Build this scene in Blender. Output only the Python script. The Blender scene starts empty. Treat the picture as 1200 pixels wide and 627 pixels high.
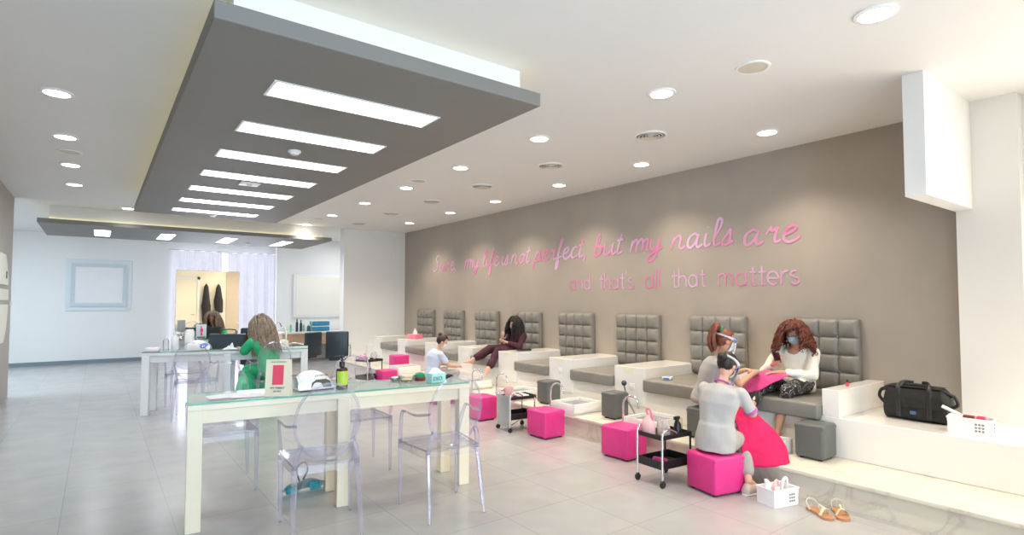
import bpy, bmesh, math, random
from mathutils import Vector, Matrix, Quaternion
from mathutils import noise as mnoise
random.seed(7)
PI = math.pi
SC = bpy.context.scene
COL = SC.collection
V = Vector
R = math.radians

# ------------------------------------------------------------------ materials
def nodes_of(name):
    m = bpy.data.materials.new(name); m.use_nodes = True
    nt = m.node_tree; b = nt.nodes['Principled BSDF']
    return m, nt, b

def mat(name, col, rough=.5, metal=0, var=0.0, vscale=6, bump=0, bscale=60, emit=0, ecol=None, spec=None, coat=0, sheen=0):
    m, nt, b = nodes_of(name)
    b.inputs['Base Color'].default_value = (*col, 1)
    b.inputs['Roughness'].default_value = rough
    b.inputs['Metallic'].default_value = metal
    if spec is not None: b.inputs['Specular IOR Level'].default_value = spec
    if coat: b.inputs['Coat Weight'].default_value = coat
    if sheen: b.inputs['Sheen Weight'].default_value = sheen
    tc = nt.nodes.new('ShaderNodeTexCoord')
    if var:
        n = nt.nodes.new('ShaderNodeTexNoise'); n.inputs['Scale'].default_value = vscale; n.inputs['Detail'].default_value = 4
        nt.links.new(tc.outputs['Object'], n.inputs['Vector'])
        r = nt.nodes.new('ShaderNodeValToRGB')
        r.color_ramp.elements[0].position = .3; r.color_ramp.elements[1].position = .7
        r.color_ramp.elements[0].color = (*[max(0, c*(1-var)) for c in col], 1)
        r.color_ramp.elements[1].color = (*[min(1, c*(1+var)) for c in col], 1)
        nt.links.new(n.outputs['Fac'], r.inputs['Fac']); nt.links.new(r.outputs['Color'], b.inputs['Base Color'])
    if bump:
        n = nt.nodes.new('ShaderNodeTexNoise'); n.inputs['Scale'].default_value = bscale; n.inputs['Detail'].default_value = 3
        nt.links.new(tc.outputs['Object'], n.inputs['Vector'])
        bp = nt.nodes.new('ShaderNodeBump'); bp.inputs['Strength'].default_value = bump; bp.inputs['Distance'].default_value = .01
        nt.links.new(n.outputs['Fac'], bp.inputs['Height']); nt.links.new(bp.outputs['Normal'], b.inputs['Normal'])
    if emit:
        b.inputs['Emission Color'].default_value = (*(ecol or col), 1)
        b.inputs['Emission Strength'].default_value = emit
    return m

def acrylic(name, tint, gloss=.25, body=.06, bcol=(.8, .78, .9)):
    m = bpy.data.materials.new(name); m.use_nodes = True; nt = m.node_tree; nt.nodes.clear()
    out = nt.nodes.new('ShaderNodeOutputMaterial')
    tr = nt.nodes.new('ShaderNodeBsdfTransparent'); tr.inputs['Color'].default_value = (*tint, 1)
    gl = nt.nodes.new('ShaderNodeBsdfGlossy'); gl.inputs['Roughness'].default_value = .04
    df = nt.nodes.new('ShaderNodeBsdfDiffuse'); df.inputs['Color'].default_value = (*bcol, 1)
    lw = nt.nodes.new('ShaderNodeLayerWeight'); lw.inputs['Blend'].default_value = .25
    mul = nt.nodes.new('ShaderNodeMath'); mul.operation = 'MULTIPLY_ADD'
    mul.inputs[1].default_value = gloss*2; mul.inputs[2].default_value = .03
    nt.links.new(lw.outputs['Fresnel'], mul.inputs[0])
    mul2 = nt.nodes.new('ShaderNodeMath'); mul2.operation = 'MULTIPLY_ADD'
    mul2.inputs[1].default_value = body*3; mul2.inputs[2].default_value = body
    nt.links.new(lw.outputs['Facing'], mul2.inputs[0])
    m1 = nt.nodes.new('ShaderNodeMixShader'); m2 = nt.nodes.new('ShaderNodeMixShader')
    nt.links.new(mul2.outputs[0], m1.inputs[0]); nt.links.new(tr.outputs[0], m1.inputs[1]); nt.links.new(df.outputs[0], m1.inputs[2])
    nt.links.new(mul.outputs[0], m2.inputs[0]); nt.links.new(m1.outputs[0], m2.inputs[1]); nt.links.new(gl.outputs[0], m2.inputs[2])
    nt.links.new(m2.outputs[0], out.inputs['Surface'])
    return m

def floor_mat():
    m, nt, b = nodes_of('floor_tiles')
    tc = nt.nodes.new('ShaderNodeTexCoord'); mp = nt.nodes.new('ShaderNodeMapping')
    mp.inputs['Location'].default_value = (-.43, -.06, 0)
    nt.links.new(tc.outputs['Object'], mp.inputs['Vector'])
    br = nt.nodes.new('ShaderNodeTexBrick'); br.offset = 0; br.squash = 1
    br.inputs['Scale'].default_value = 1; br.inputs['Brick Width'].default_value = .59; br.inputs['Row Height'].default_value = .59
    br.inputs['Mortar Size'].default_value = .0035; br.inputs['Mortar Smooth'].default_value = .3
    br.inputs['Color1'].default_value = (.40, .385, .37, 1); br.inputs['Color2'].default_value = (.43, .415, .40, 1); br.inputs['Mortar'].default_value = (.32, .315, .31, 1)
    nt.links.new(mp.outputs[0], br.inputs['Vector'])
    n = nt.nodes.new('ShaderNodeTexNoise'); n.inputs['Scale'].default_value = 3.5; n.inputs['Detail'].default_value = 6
    nt.links.new(tc.outputs['Object'], n.inputs['Vector'])
    mx = nt.nodes.new('ShaderNodeMixRGB'); mx.blend_type = 'OVERLAY'; mx.inputs['Fac'].default_value = .18
    nt.links.new(br.outputs['Color'], mx.inputs['Color1']); nt.links.new(n.outputs['Color'], mx.inputs['Color2'])
    hs = nt.nodes.new('ShaderNodeHueSaturation'); hs.inputs['Saturation'].default_value = .35
    nt.links.new(mx.outputs[0], hs.inputs['Color']); nt.links.new(hs.outputs[0], b.inputs['Base Color'])
    b.inputs['Roughness'].default_value = .2
    rr = nt.nodes.new('ShaderNodeMapRange'); rr.inputs['To Min'].default_value = .16; rr.inputs['To Max'].default_value = .3
    nt.links.new(n.outputs['Fac'], rr.inputs['Value']); nt.links.new(rr.outputs[0], b.inputs['Roughness'])
    return m

def marble_mat():
    m, nt, b = nodes_of('cream_marble')
    tc = nt.nodes.new('ShaderNodeTexCoord')
    n = nt.nodes.new('ShaderNodeTexNoise'); n.inputs['Scale'].default_value = 3; n.inputs['Detail'].default_value = 8; n.inputs['Distortion'].default_value = 1.6
    nt.links.new(tc.outputs['Object'], n.inputs['Vector'])
    r = nt.nodes.new('ShaderNodeValToRGB'); e = r.color_ramp.elements
    e[0].position = .36; e[0].color = (.60, .53, .44, 1); e[1].position = .44; e[1].color = (.70, .645, .55, 1)
    x = e.new(.62); x.color = (.72, .655, .54, 1); x = e.new(.32); x.color = (.69, .63, .54, 1)
    nt.links.new(n.outputs['Fac'], r.inputs['Fac']); nt.links.new(r.outputs['Color'], b.inputs['Base Color'])
    b.inputs['Roughness'].default_value = .22
    return m

def leggings_mat():
    m, nt, b = nodes_of('patterned_leggings')
    tc = nt.nodes.new('ShaderNodeTexCoord')
    n = nt.nodes.new('ShaderNodeTexNoise'); n.inputs['Scale'].default_value = 8; n.inputs['Detail'].default_value = 0; n.inputs['Distortion'].default_value = 1.2
    nt.links.new(tc.outputs['Object'], n.inputs['Vector'])
    r = nt.nodes.new('ShaderNodeValToRGB'); e = r.color_ramp.elements; r.color_ramp.interpolation = 'CONSTANT'
    k = (.012, .011, .012, 1); w = (.55, .52, .48, 1)
    e[0].position = 0; e[0].color = k; e[1].position = .40; e[1].color = w
    for p, c in ((.412, k), (.50, w), (.511, k), (.60, w), (.612, k)):
        x = e.new(p); x.color = c
    nt.links.new(n.outputs['Fac'], r.inputs['Fac']); nt.links.new(r.outputs['Color'], b.inputs['Base Color'])
    b.inputs['Roughness'].default_value = .75
    return m

def lettering_mat():
    m, nt, b = nodes_of('pink_foil')
    tc = nt.nodes.new('ShaderNodeTexCoord')
    n = nt.nodes.new('ShaderNodeTexNoise'); n.inputs['Scale'].default_value = 1.3; n.inputs['Detail'].default_value = 1
    nt.links.new(tc.outputs['Object'], n.inputs['Vector'])
    r = nt.nodes.new('ShaderNodeValToRGB'); e = r.color_ramp.elements
    e[0].position = .42; e[0].color = (.78, .28, .46, 1); e[1].position = .62; e[1].color = (.80, .52, .74, 1)
    nt.links.new(n.outputs['Fac'], r.inputs['Fac']); nt.links.new(r.outputs['Color'], b.inputs['Base Color'])
    b.inputs['Roughness'].default_value = .3; b.inputs['Metallic'].default_value = .35
    return m

M = {}
M['ceiling'] = mat('ceiling_paint', (.78, .77, .755), .6, var=.015, vscale=1)
M['white_wall'] = mat('white_wall_paint', (.84, .835, .82), .6, var=.015, vscale=1.5)
M['cream_wall'] = mat('cream_wall_paint', (.92, .84, .64), .6, var=.02, vscale=1.5)
M['tan_wall'] = mat('tan_wall_paint', (.56, .47, .36), .6, var=.02)
M['grey_wall'] = mat('taupe_wall_paint', (.385, .338, .288), .55, var=.04, vscale=2.5, bump=.03, bscale=120)
M['slab_grey'] = mat('slab_grey_paint', (.215, .205, .19), .6, var=.03, vscale=2)
M['floor'] = floor_mat()
M['marble'] = marble_mat()
M['gloss_white'] = mat('gloss_white', (.86, .84, .80), .18, var=.01, coat=.3)
M['satin_white'] = mat('satin_white', (.86, .85, .83), .4, var=.01)
M['ceramic'] = mat('ceramic_white', (.88, .87, .83), .12, coat=.5)
M['cream_table'] = mat('cream_table_lacquer', (.86, .765, .57), .35, var=.015)
M['white_table'] = mat('white_table_lacquer', (.86, .86, .87), .3, var=.015)
M['leather_grey'] = mat('grey_leather', (.235, .22, .195), .42, var=.08, vscale=9, bump=.12, bscale=180)
M['leather_slate'] = mat('slate_leather', (.115, .125, .118), .42, var=.06, vscale=9, bump=.12, bscale=180)
M['leather_pink'] = mat('pink_leather', (.75, .035, .24), .38, var=.06, vscale=8, bump=.1, bscale=180)
M['leather_black'] = mat('black_leather', (.02, .035, .045), .35, var=.1, bump=.1, bscale=120)
M['leather_navy'] = mat('navy_leather', (.04, .07, .14), .45, var=.1)
M['chrome'] = mat('chrome', (.75, .75, .77), .12, 1, var=.02)
M['brushed'] = mat('brushed_steel', (.52, .52, .52), .35, .8, var=.06, vscale=30)
M['black'] = mat('black_plastic', (.015, .014, .014), .4, var=.1)
M['black_fabric'] = mat('black_fabric', (.013, .012, .011), .7, var=.3, vscale=20, bump=.3, bscale=90)
M['rubber'] = mat('rubber', (.02, .02, .02), .7, var=.1)
M['acrylic'] = acrylic('clear_acrylic', (.975, .972, .985), .2, .035)
M['acrylic_edge'] = acrylic('clear_acrylic_edge', (.92, .91, .96), .35, .10, (.82, .80, .92))
M['glass_top'] = acrylic('glass_top', (.965, .99, .98), .3, .12, (.85, .95, .92))
M['glass_edge'] = acrylic('glass_edge', (.45, .85, .72), .3, .45, (.25, .66, .52))
M['clear_glass'] = acrylic('clear_glassware', (.95, .96, .96), .4, .08, (.85, .88, .88))
M['visor'] = acrylic('clear_visor', (.93, .95, .97), .4, .08, (.75, .8, .9))
M['mirror'] = mat('mirror_silver', (.93, .92, .88), .01, 1)
M['light_panel'] = mat('light_panel_diffuser', (1, 1, 1), .5, emit=5.5, ecol=(.95, .97, 1))
M['downlight'] = mat('downlight_lens', (1, 1, 1), .5, emit=9, ecol=(1, .95, .84))
M['cove'] = mat('cove_strip', (1, .95, .6), .5, emit=1.7, ecol=(1, .88, .42))
M['window_glow'] = mat('window_emission', (1, 1, 1), .8, emit=.7, ecol=(.86, .93, 1))  # emission built into the panes in place of outdoor light
M['curtain'] = mat('sheer_curtain', (.88, .85, .92), .9, var=.04, vscale=8, emit=.13, ecol=(.88, .88, 1))  # faint emission put into the cloth in place of backlight
M['beige_plastic'] = mat('beige_plastic', (.62, .57, .48), .45, var=.03)
M['white_plastic'] = mat('white_plastic', (.86, .86, .86), .35, var=.02)
M['pink_plastic'] = mat('pink_plastic', (.85, .22, .32), .35, var=.04)
M['pale_pink'] = mat('pale_pink_plastic', (.9, .50, .50), .35, var=.04)
M['lilac_plastic'] = mat('lilac_plastic', (.80, .42, .62), .4, var=.05)
M['hot_pink_cloth'] = mat('hot_pink_cloth', (.74, .010, .11), .85, var=.15, vscale=14, bump=.5, bscale=260)
M['magenta_towel'] = mat('magenta_towel', (.66, .035, .22), .9, var=.12, vscale=14, bump=.5, bscale=240, sheen=.3)
M['white_cloth'] = mat('white_cloth', (.84, .80, .70), .85, var=.05, vscale=10, bump=.15, bscale=60)
M['paper'] = mat('paper', (.86, .86, .87), .7, var=.02)
M['tunic_grey'] = mat('tunic_grey', (.47, .45, .44), .85, var=.06, vscale=9, bump=.2, bscale=220)
M['trouser_grey'] = mat('trouser_grey', (.40, .37, .34), .85, var=.06, vscale=9, bump=.2, bscale=220)
M['tunic_blue'] = mat('tunic_pale_blue', (.62, .68, .82), .85, var=.04, vscale=9, bump=.2, bscale=220)
M['purple_trim'] = mat('purple_trim', (.50, .12, .42), .7, var=.05)
M['plum'] = mat('plum_cloth', (.055, .012, .024), .85, var=.25, vscale=9, bump=.3, bscale=60)
M['green_dress'] = mat('green_dress', (.012, .42, .17), .7, var=.25, vscale=7, bump=.25, bscale=40)
M['leggings'] = leggings_mat()
M['skin'] = mat('skin_light', (.66, .38, .27), .5, var=.05, vscale=12)
M['skin_tan'] = mat('skin_tan', (.56, .29, .19), .5, var=.05, vscale=12)
M['lip'] = mat('lip', (.5, .13, .12), .4)
M['eye_white'] = mat('eye_white', (.8, .8, .78), .3)
M['iris'] = mat('iris', (.03, .015, .008), .3)
M['hair_red'] = mat('hair_auburn', (.12, .022, .009), .55, var=.6, vscale=30)
M['hair_black'] = mat('hair_black', (.012, .008, .006), .5, var=.4, vscale=30)
M['hair_brown'] = mat('hair_dark_brown', (.035, .012, .007), .5, var=.4, vscale=30)
M['hair_chestnut'] = mat('hair_chestnut', (.16, .045, .022), .5, var=.5, vscale=30)
M['hair_ash'] = mat('hair_ash', (.27, .20, .145), .55, var=.4, vscale=30)
M['mask_blue'] = mat('mask_blue', (.40, .56, .68), .8, var=.03)
M['mask_white'] = mat('mask_white', (.82, .84, .86), .8, var=.03)
M['blue_band'] = mat('blue_band', (.03, .10, .75), .5, var=.05)
M['green_band'] = mat('green_band', (.02, .28, .12), .7, var=.1)
M['phone'] = mat('phone_black', (.02, .015, .02), .2)
M['sandal_tan'] = mat('sandal_tan', (.50, .24, .12), .6, var=.08)
M['sandal_strap'] = mat('sandal_strap', (.72, .66, .42), .5, var=.08)
M['shoe_canvas'] = mat('shoe_canvas', (.52, .45, .38), .85, var=.08)
M['amber'] = mat('amber_bottle', (.06, .022, .01), .15, coat=.5)
M['label_green'] = mat('label_lime', (.50, .68, .06), .5, var=.03)
M['teal_box'] = mat('teal_box', (.38, .74, .68), .5, var=.1, vscale=40)
M['navy_ink'] = mat('navy_ink', (.01, .03, .06), .5)
M['ink'] = mat('black_ink', (.02, .018, .015), .5)
M['red_ink'] = mat('coral_print', (.82, .07, .13), .5, var=.03)
M['dark_red'] = mat('dark_red', (.20, .02, .02), .5, var=.1)
M['yellow_paste'] = mat('yellow_paste', (.8, .62, .18), .5, var=.1)
M['foil'] = lettering_mat()
M['grey_band'] = mat('grey_skirting', (.20, .25, .29), .5, var=.03)
M['panel_grey'] = mat('pale_grey_frame', (.60, .66, .70), .5, var=.02)
M['emblem'] = mat('cream_emblem', (.74, .72, .56), .4, var=.02)
M['blue_crate'] = mat('blue_crate', (.03, .30, .52), .4, var=.08)
M['green_plastic'] = mat('green_plastic', (.25, .62, .33), .4, var=.08)
M['denim'] = mat('denim_blue', (.05, .10, .22), .8, var=.12)
M['wood_tan'] = mat('pale_wood', (.62, .40, .25), .5, var=.12)
M['cable'] = mat('grey_hose', (.16, .17, .20), .4, var=.05)
M['teal_ink'] = mat('teal_ink', (.02, .26, .30), .5, var=.4, vscale=40)
M['amber_pack'] = mat('printed_packet', (.60, .50, .45), .5, var=.3, vscale=50)

# ------------------------------------------------------------------ mesh builder
class MB:
    def __init__(s): s.bm = bmesh.new()
    def box(s, x0, x1, y0, y1, z0, z1, bev=0, seg=2, rot=None, pivot=None):
        r = bmesh.ops.create_cube(s.bm, size=1)
        vs = r['verts']
        for v in vs:
            v.co = V(((x0+x1)/2 + v.co.x*(x1-x0), (y0+y1)/2 + v.co.y*(y1-y0), (z0+z1)/2 + v.co.z*(z1-z0)))
        if bev:
            es = list({e for v in vs for e in v.link_edges})
            rr = bmesh.ops.bevel(s.bm, geom=es, offset=bev, segments=seg, affect='EDGES', profile=.5)
            vs = list({v for f in rr['faces'] for v in f.verts} | {v for v in vs if v.is_valid})
        if rot is not None:
            p = V(pivot) if pivot else V(((x0+x1)/2, (y0+y1)/2, (z0+z1)/2))
            for v in vs: v.co = rot @ (v.co - p) + p
        return s
    def prism(s, pts, z0, z1, axis='z'):
        def P(a, b, c): return {'z': (a, b, c), 'y': (a, c, b), 'x': (c, a, b)}[axis]
        lo = [s.bm.verts.new(P(a, b, z0)) for a, b in pts]; hi = [s.bm.verts.new(P(a, b, z1)) for a, b in pts]
        n = len(pts)
        s.bm.faces.new(lo[::-1]); s.bm.faces.new(hi)
        for i in range(n): s.bm.faces.new((lo[i], lo[(i+1) % n], hi[(i+1) % n], hi[i]))
        return s
    def lathe(s, prof, c=(0, 0, 0), n=24, axis='z', sx=1, sy=1):
        rings = []
        for r, z in prof:
            ring = []
            for i in range(n):
                a = 2*PI*i/n; x, y = r*math.cos(a)*sx, r*math.sin(a)*sy
                p = {'z': (x, y, z), 'y': (x, z, y), 'x': (z, x, y)}[axis]
                ring.append(s.bm.verts.new((c[0]+p[0], c[1]+p[1], c[2]+p[2])))
            rings.append(ring)
        for a, b in zip(rings, rings[1:]):
            for i in range(n): s.bm.faces.new((a[i], a[(i+1) % n], b[(i+1) % n], b[i]))
        if prof[0][0] > 1e-6 and prof[-1][0] > 1e-6:      # a ring: close the profile on itself
            a, b = rings[-1], rings[0]
            for i in range(n): s.bm.faces.new((a[i], a[(i+1) % n], b[(i+1) % n], b[i]))
            return s
        if prof[0][0] > 1e-6: s.bm.faces.new(rings[0][::-1])
        if prof[-1][0] > 1e-6: s.bm.faces.new(rings[-1])
        return s
    def tube(s, pts, rad, n=10, closed=False, flat=1.0, fax=None, cap=True):
        pts = [V(p) for p in pts]; N = len(pts)
        rr = rad if isinstance(rad, (list, tuple)) else [rad]*N
        rings = []; prev = None
        for i, p in enumerate(pts):
            a = pts[(i-1) % N] if (closed or i > 0) else p
            b = pts[(i+1) % N] if (closed or i < N-1) else p
            t = (b-a)
            if t.length < 1e-9: t = V((0, 0, 1))
            t.normalize()
            if fax is not None:
                u = V(fax) - t*V(fax).dot(t)
                if u.length < 1e-4: u = t.orthogonal()
            elif prev is None: u = t.orthogonal()
            else:
                u = prev - t*prev.dot(t)
                if u.length < 1e-4: u = t.orthogonal()
            u.normalize(); prev = u; w = t.cross(u)
            rings.append([s.bm.verts.new(p + (u*math.cos(2*PI*k/n)*flat + w*math.sin(2*PI*k/n))*rr[i]) for k in range(n)])
        m = N if closed else N-1
        for i in range(m):
            a, b = rings[i], rings[(i+1) % N]
            for k in range(n): s.bm.faces.new((a[k], a[(k+1) % n], b[(k+1) % n], b[k]))
        if not closed and cap:
            s.bm.faces.new(rings[0][::-1]); s.bm.faces.new(rings[-1])
        return s
    def ell(s, c, r, rot=None, u=16, v=10):
        rr = bmesh.ops.create_uvsphere(s.bm, u_segments=u, v_segments=v, radius=1)
        for vt in rr['verts']:
            p = V((vt.co.x*r[0], vt.co.y*r[1], vt.co.z*r[2]))
            if rot is not None: p = rot @ p
            vt.co = V(c) + p
        return s
    def cap(s, a, b, ra, rb, n=14):
        """a tapered limb with round ends"""
        a, b = V(a), V(b); d = b-a; L = d.length; t = d.normalized(); pts = []; rad = []
        for k in range(5):
            q = PI/2*k/4*.98+.02; pts.append(a - t*ra*math.cos(q)); rad.append(max(ra*math.sin(q), 1e-4))
        for k in range(1, 4): pts.append(a+d*k/4); rad.append(ra+(rb-ra)*k/4)
        for k in range(5):
            q = PI/2*(1-k/4*.98); pts.append(b + t*rb*math.cos(q)); rad.append(max(rb*math.sin(q), 1e-4))
        return s.tube(pts, rad, n)
    def loft(s, secs, n=20):
        """secs: (center, right vector, forward vector, rx, ry): elliptical sections, closed with domed ends"""
        rings = []
        for c, rt, fw, rx, ry in secs:
            c = V(c); rt = V(rt).normalized(); fw = V(fw).normalized()
            rings.append([s.bm.verts.new(c + rt*rx*math.cos(2*PI*k/n) + fw*ry*math.sin(2*PI*k/n)) for k in range(n)])
        for a, b in zip(rings, rings[1:]):
            for k in range(n): s.bm.faces.new((a[k], a[(k+1) % n], b[(k+1) % n], b[k]))
        s.bm.faces.new(rings[0][::-1]); s.bm.faces.new(rings[-1])
        return s
    def grid(s, fn, nu, nv):
        g = [[s.bm.verts.new(fn(i/nu, j/nv)) for j in range(nv+1)] for i in range(nu+1)]
        for i in range(nu):
            for j in range(nv): s.bm.faces.new((g[i][j], g[i+1][j], g[i+1][j+1], g[i][j+1]))
        return s
    def build(s, name, m, parent=None, smooth=True, label=None, mods=(), loc=None, autos=40):
        bmesh.ops.recalc_face_normals(s.bm, faces=s.bm.faces)
        me = bpy.data.meshes.new(name); s.bm.to_mesh(me); s.bm.free()
        me.materials.append(m)
        if smooth:
            for p in me.polygons: p.use_smooth = True
            try: me.set_sharp_from_angle(angle=R(autos))
            except Exception: pass
        o = bpy.data.objects.new(name, me); COL.objects.link(o)
        if parent: o.parent = parent
        if loc: o.location = loc
        if label: o['label'] = label
        for f in mods: f(o)
        return o

def thing(name, label, cat, loc=(0, 0, 0), rz=0, group=None):
    o = bpy.data.objects.new(name, None); COL.objects.link(o); o.location = loc; o.rotation_euler = (0, 0, rz)
    o.empty_display_size = .1; o['label'] = label; o['category'] = cat
    if group: o['group'] = group
    return o
def tag(o, label, cat, group=None, kind=None):
    o['label'] = label; o['category'] = cat
    if group: o['group'] = group
    if kind: o['kind'] = kind
    return o
def struct(name, mb, m, label=None, parent=None, smooth=False):
    o = mb.build(name, m, parent, smooth)
    if not parent: o['kind'] = 'structure'
    if label: o['label'] = label; o['category'] = name.split('_')[0]
    return o
def dup(root, loc=None, rz=None, label=None, group=None):
    r = root.copy(); COL.objects.link(r)
    if loc is not None: r.location = loc
    if rz is not None: r.rotation_euler = (0, 0, rz)
    if label: r['label'] = label
    if group: r['group'] = group
    for ch in list(root.children):
        c = ch.copy(); COL.objects.link(c); c.parent = r
        for g in list(ch.children):
            d = g.copy(); COL.objects.link(d); d.parent = c
    return r
def catmull(P, k=6, closed=False):
    P = [V(p) for p in P]; n = len(P); out = []
    rng = n if closed else n-1
    for i in range(rng):
        if closed: a, b, c, d = P[(i-1) % n], P[i], P[(i+1) % n], P[(i+2) % n]
        else: a, b, c, d = P[max(i-1, 0)], P[i], P[i+1], P[min(i+2, n-1)]
        for j in range(k):
            t = j/k
            out.append(.5*((2*b)+(c-a)*t+(2*a-5*b+4*c-d)*t*t+(3*b-a-3*c+d)*t**3))
    if not closed: out.append(P[-1])
    return out

# ------------------------------------------------------------------ room shell
ZC = 3.0; XW = 5.62; XL = -1.04; YF = 16.3; YB = -2.6
b = MB(); b.box(-4, 9, YB-.1, YF+.2, -.1, 0); struct('floor', b, M['floor'], 'glossy grey tiled floor of the salon')
b = MB(); b.box(-4, 9, YB-.1, YF+.2, ZC, ZC+.1); struct('ceiling', b, M['ceiling'], 'white flat ceiling with rows of downlights')
b = MB(); b.box(XW, XW+.15, 1.3, 11.72, 0, ZC); struct('wall_right', b, M['grey_wall'], 'long taupe feature wall behind the pedicure bench')
b = MB(); b.box(XL-.15, XL, -2.5, 11.2, 0, ZC); struct('wall_left', b, M['grey_wall'], 'grey wall at the left edge with a cream emblem')
b = MB(); b.box(-4, 9, YF, YF+.15, 0, ZC); struct('wall_back', b, M['white_wall'], 'white far wall with framed panel and curtains')
b = MB(); b.box(-4.15, -4, 9, YF, 0, ZC); b.box(-4, XL-.15, 9, 9.15, 0, ZC); struct('wall_side', b, M['white_wall'], 'white side wall beyond the grey wall end')
b = MB(); b.box(9, 9.15, 11.6, YF, 0, ZC); struct('wall_far_right', b, M['white_wall'], 'white wall closing the hairdressing area')
b = MB(); b.box(4.2, XW, 11.62, 11.85, 0, ZC); b.box(XW, 9, 11.72, 11.85, 0, ZC); struct('wall_end', b, M['white_wall'], 'white wall closing the far end of the bench')
b = MB(); b.box(3.5, 9, 14.3, 14.42, 0, ZC); struct('wall_partition', b, M['white_wall'], 'pale partition wall of the hairdressing alcove')
# near right: column, hanging fascia and self-lit window
b = MB(); b.box(5.5, 5.9, 1.03, 1.42, 0, ZC); struct('wall_column', b, M['white_wall'], 'white column at the end of the taupe wall')
b = MB(); b.box(4.47, 5.56, 1.31, 1.435, 2.15, ZC); struct('trim_1', b, M['white_wall'], 'white fascia panel hanging from the ceiling at the column')
b = MB(); b.box(5.62, 5.75, .78, 1.03, 0, ZC); b.box(5.62, 5.75, -2.6, .78, 2.6, ZC); b.box(5.62, 5.75, -2.6, .78, 0, .25)
struct('wall_near_right', b, M['white_wall'], 'white wall around the bright window right of the column')
b = MB(); b.box(5.70, 5.72, -2.6, .78, .25, 2.6); struct('window_1', b, M['window_glow'], 'bright window right of the white column')
b = MB()
for yy in (-2.58, -1.5, -.4, .72): b.box(5.64, 5.70, yy, yy+.05, .25, 2.6)
b.box(5.64, 5.70, -2.6, .78, 2.55, 2.6); b.box(5.64, 5.70, -2.6, .78, .25, .3)
struct('window_frame', b, M['satin_white'], 'white window frame right of the column')
# wall behind the viewpoint (seen in the far mirror) and glazed opening added for fill light
b = MB(); b.box(1.5, 3.66, YB-.1, YB, 0, ZC); struct('wall_front', b, M['cream_wall'], 'cream entrance wall')
b = MB(); b.box(3.66, XW, YB-.1, YB+.02, 0, ZC); struct('wall_front_tan', b, M['tan_wall'], 'tan part of the entrance wall')
b = MB(); b.box(2.0, 2.75, YB, YB+.04, 0, 2.2, .01); d1 = struct('door_1', b, M['cream_wall'], 'cream panelled door in the entrance wall')
b = MB(); b.box(1.92, 2.0, YB, YB+.06, 0, 2.28); b.box(2.75, 2.83, YB, YB+.06, 0, 2.28); b.box(1.92, 2.83, YB, YB+.06, 2.2, 2.28)
b.build('door_frame', M['satin_white'], d1, False)
b = MB(); b.tube([(2.68, YB+.04, 1.0), (2.68, YB+.09, 1.0), (2.57, YB+.09, 1.0)], .01); b.build('door_handle', M['chrome'], d1)
b = MB(); b.box(-1.04, -.98, YB-.06, YB, 0, ZC); b.box(.2, .26, YB-.06, YB, 0, ZC); b.box(1.44, 1.5, YB-.06, YB, 0, ZC); b.box(-1.04, 1.5, YB-.06, YB, 2.5, 2.56)
w2 = struct('window_added', b, M['satin_white'], 'frame of an added glazed opening for fill light')
b = MB(); b.box(-.98, 1.44, YB-.035, YB-.03, 0, ZC); b.build('added_pane', M['clear_glass'], w2, False)
# skirting
b = MB(); b.box(-4, 3.49, YF-.02, YF, 0, .085); struct('baseboard_back', b, M['grey_band'], 'blue grey skirting along the far white wall')
b = MB(); b.box(4.185, 4.2, 11.6, 11.85, 0, .07); b.box(4.2, 5.0, 11.605, 11.62, 0, .07); struct('baseboard_end', b, M['satin_white'], 'white skirting of the end wall')

# ------------------------------------------------------------------ hanging ceiling rafts
def raft(name, x0, x1, y0, y1, z0, z1, inset, label):
    b = MB(); b.box(x0, x1, y0, y1, z0, z1, .004, 1)
    o = b.build(name, M['slab_grey'], None, False); o['kind'] = 'structure'; o['label'] = label; o['category'] = 'ceiling raft'
    b = MB(); b.box(x0+inset, x1-inset, y0+inset, y1-inset, z1, ZC); b.build('ceiling_cove', M['ceiling'], o, False)
    b = MB(); g = inset-.03
    b.box(x0+g, x0+g+.012, y0+g, y1-g, z1, z1+.012); b.box(x1-g-.012, x1-g, y0+g, y1-g, z1, z1+.012)
    b.box(x0+g, x1-g, y0+g, y0+g+.012, z1, z1+.012); b.box(x0+g, x1-g, y1-g-.012, y1-g, z1, z1+.012)
    b.build('cove_light_strip', M['cove'], o, False)
    return o
raft('ceiling_raft', .405, 2.385, 2.87, 9.82, 2.75, 2.84, .1, 'large grey ceiling raft with seven strip lights')
raft('ceiling_raft', -.80, 3.92, 11.58, 13.76, 2.70, 2.77, .14, 'small grey ceiling raft near the far wall')

def panel_light(x0, x1, y0, y1, z, label, group):
    t = thing('panel_light', label, 'ceiling light', ((x0+x1)/2, (y0+y1)/2, z), 0, group)
    w, d = (x1-x0)/2, (y1-y0)/2
    b = MB(); f = .018
    b.box(-w, w, -d, -d+f, -.006, 0); b.box(-w, w, d-f, d, -.006, 0); b.box(-w, -w+f, -d+f, d-f, -.006, 0); b.box(w-f, w, -d+f, d-f, -.006, 0)
    b.build('frame', M['white_plastic'], t, False)
    b = MB(); b.box(-w+f, w-f, -d+f, d-f, -.004, 0); b.build('diffuser', M['light_panel'], t, False)
    return t
ordn = ['nearest', 'second', 'third', 'fourth', 'fifth', 'sixth', 'seventh and farthest']
for k in range(7):
    y = 3.47+.928*k
    panel_light(.82, 1.95, y, y+.29, 2.75, 'long white strip light, %s from the front edge of the big grey raft' % ordn[k], 'strip lights in the large grey raft')
for x, w in ((.05, 'leftmost'), (1.05, 'second from left'), (2.12, 'third from left'), (3.2, 'rightmost')):
    panel_light(x-.13, x+.13, 12.2, 13.3, 2.70, 'small square looking panel light, %s under the far grey raft' % w, 'panel lights in the far raft')

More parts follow.
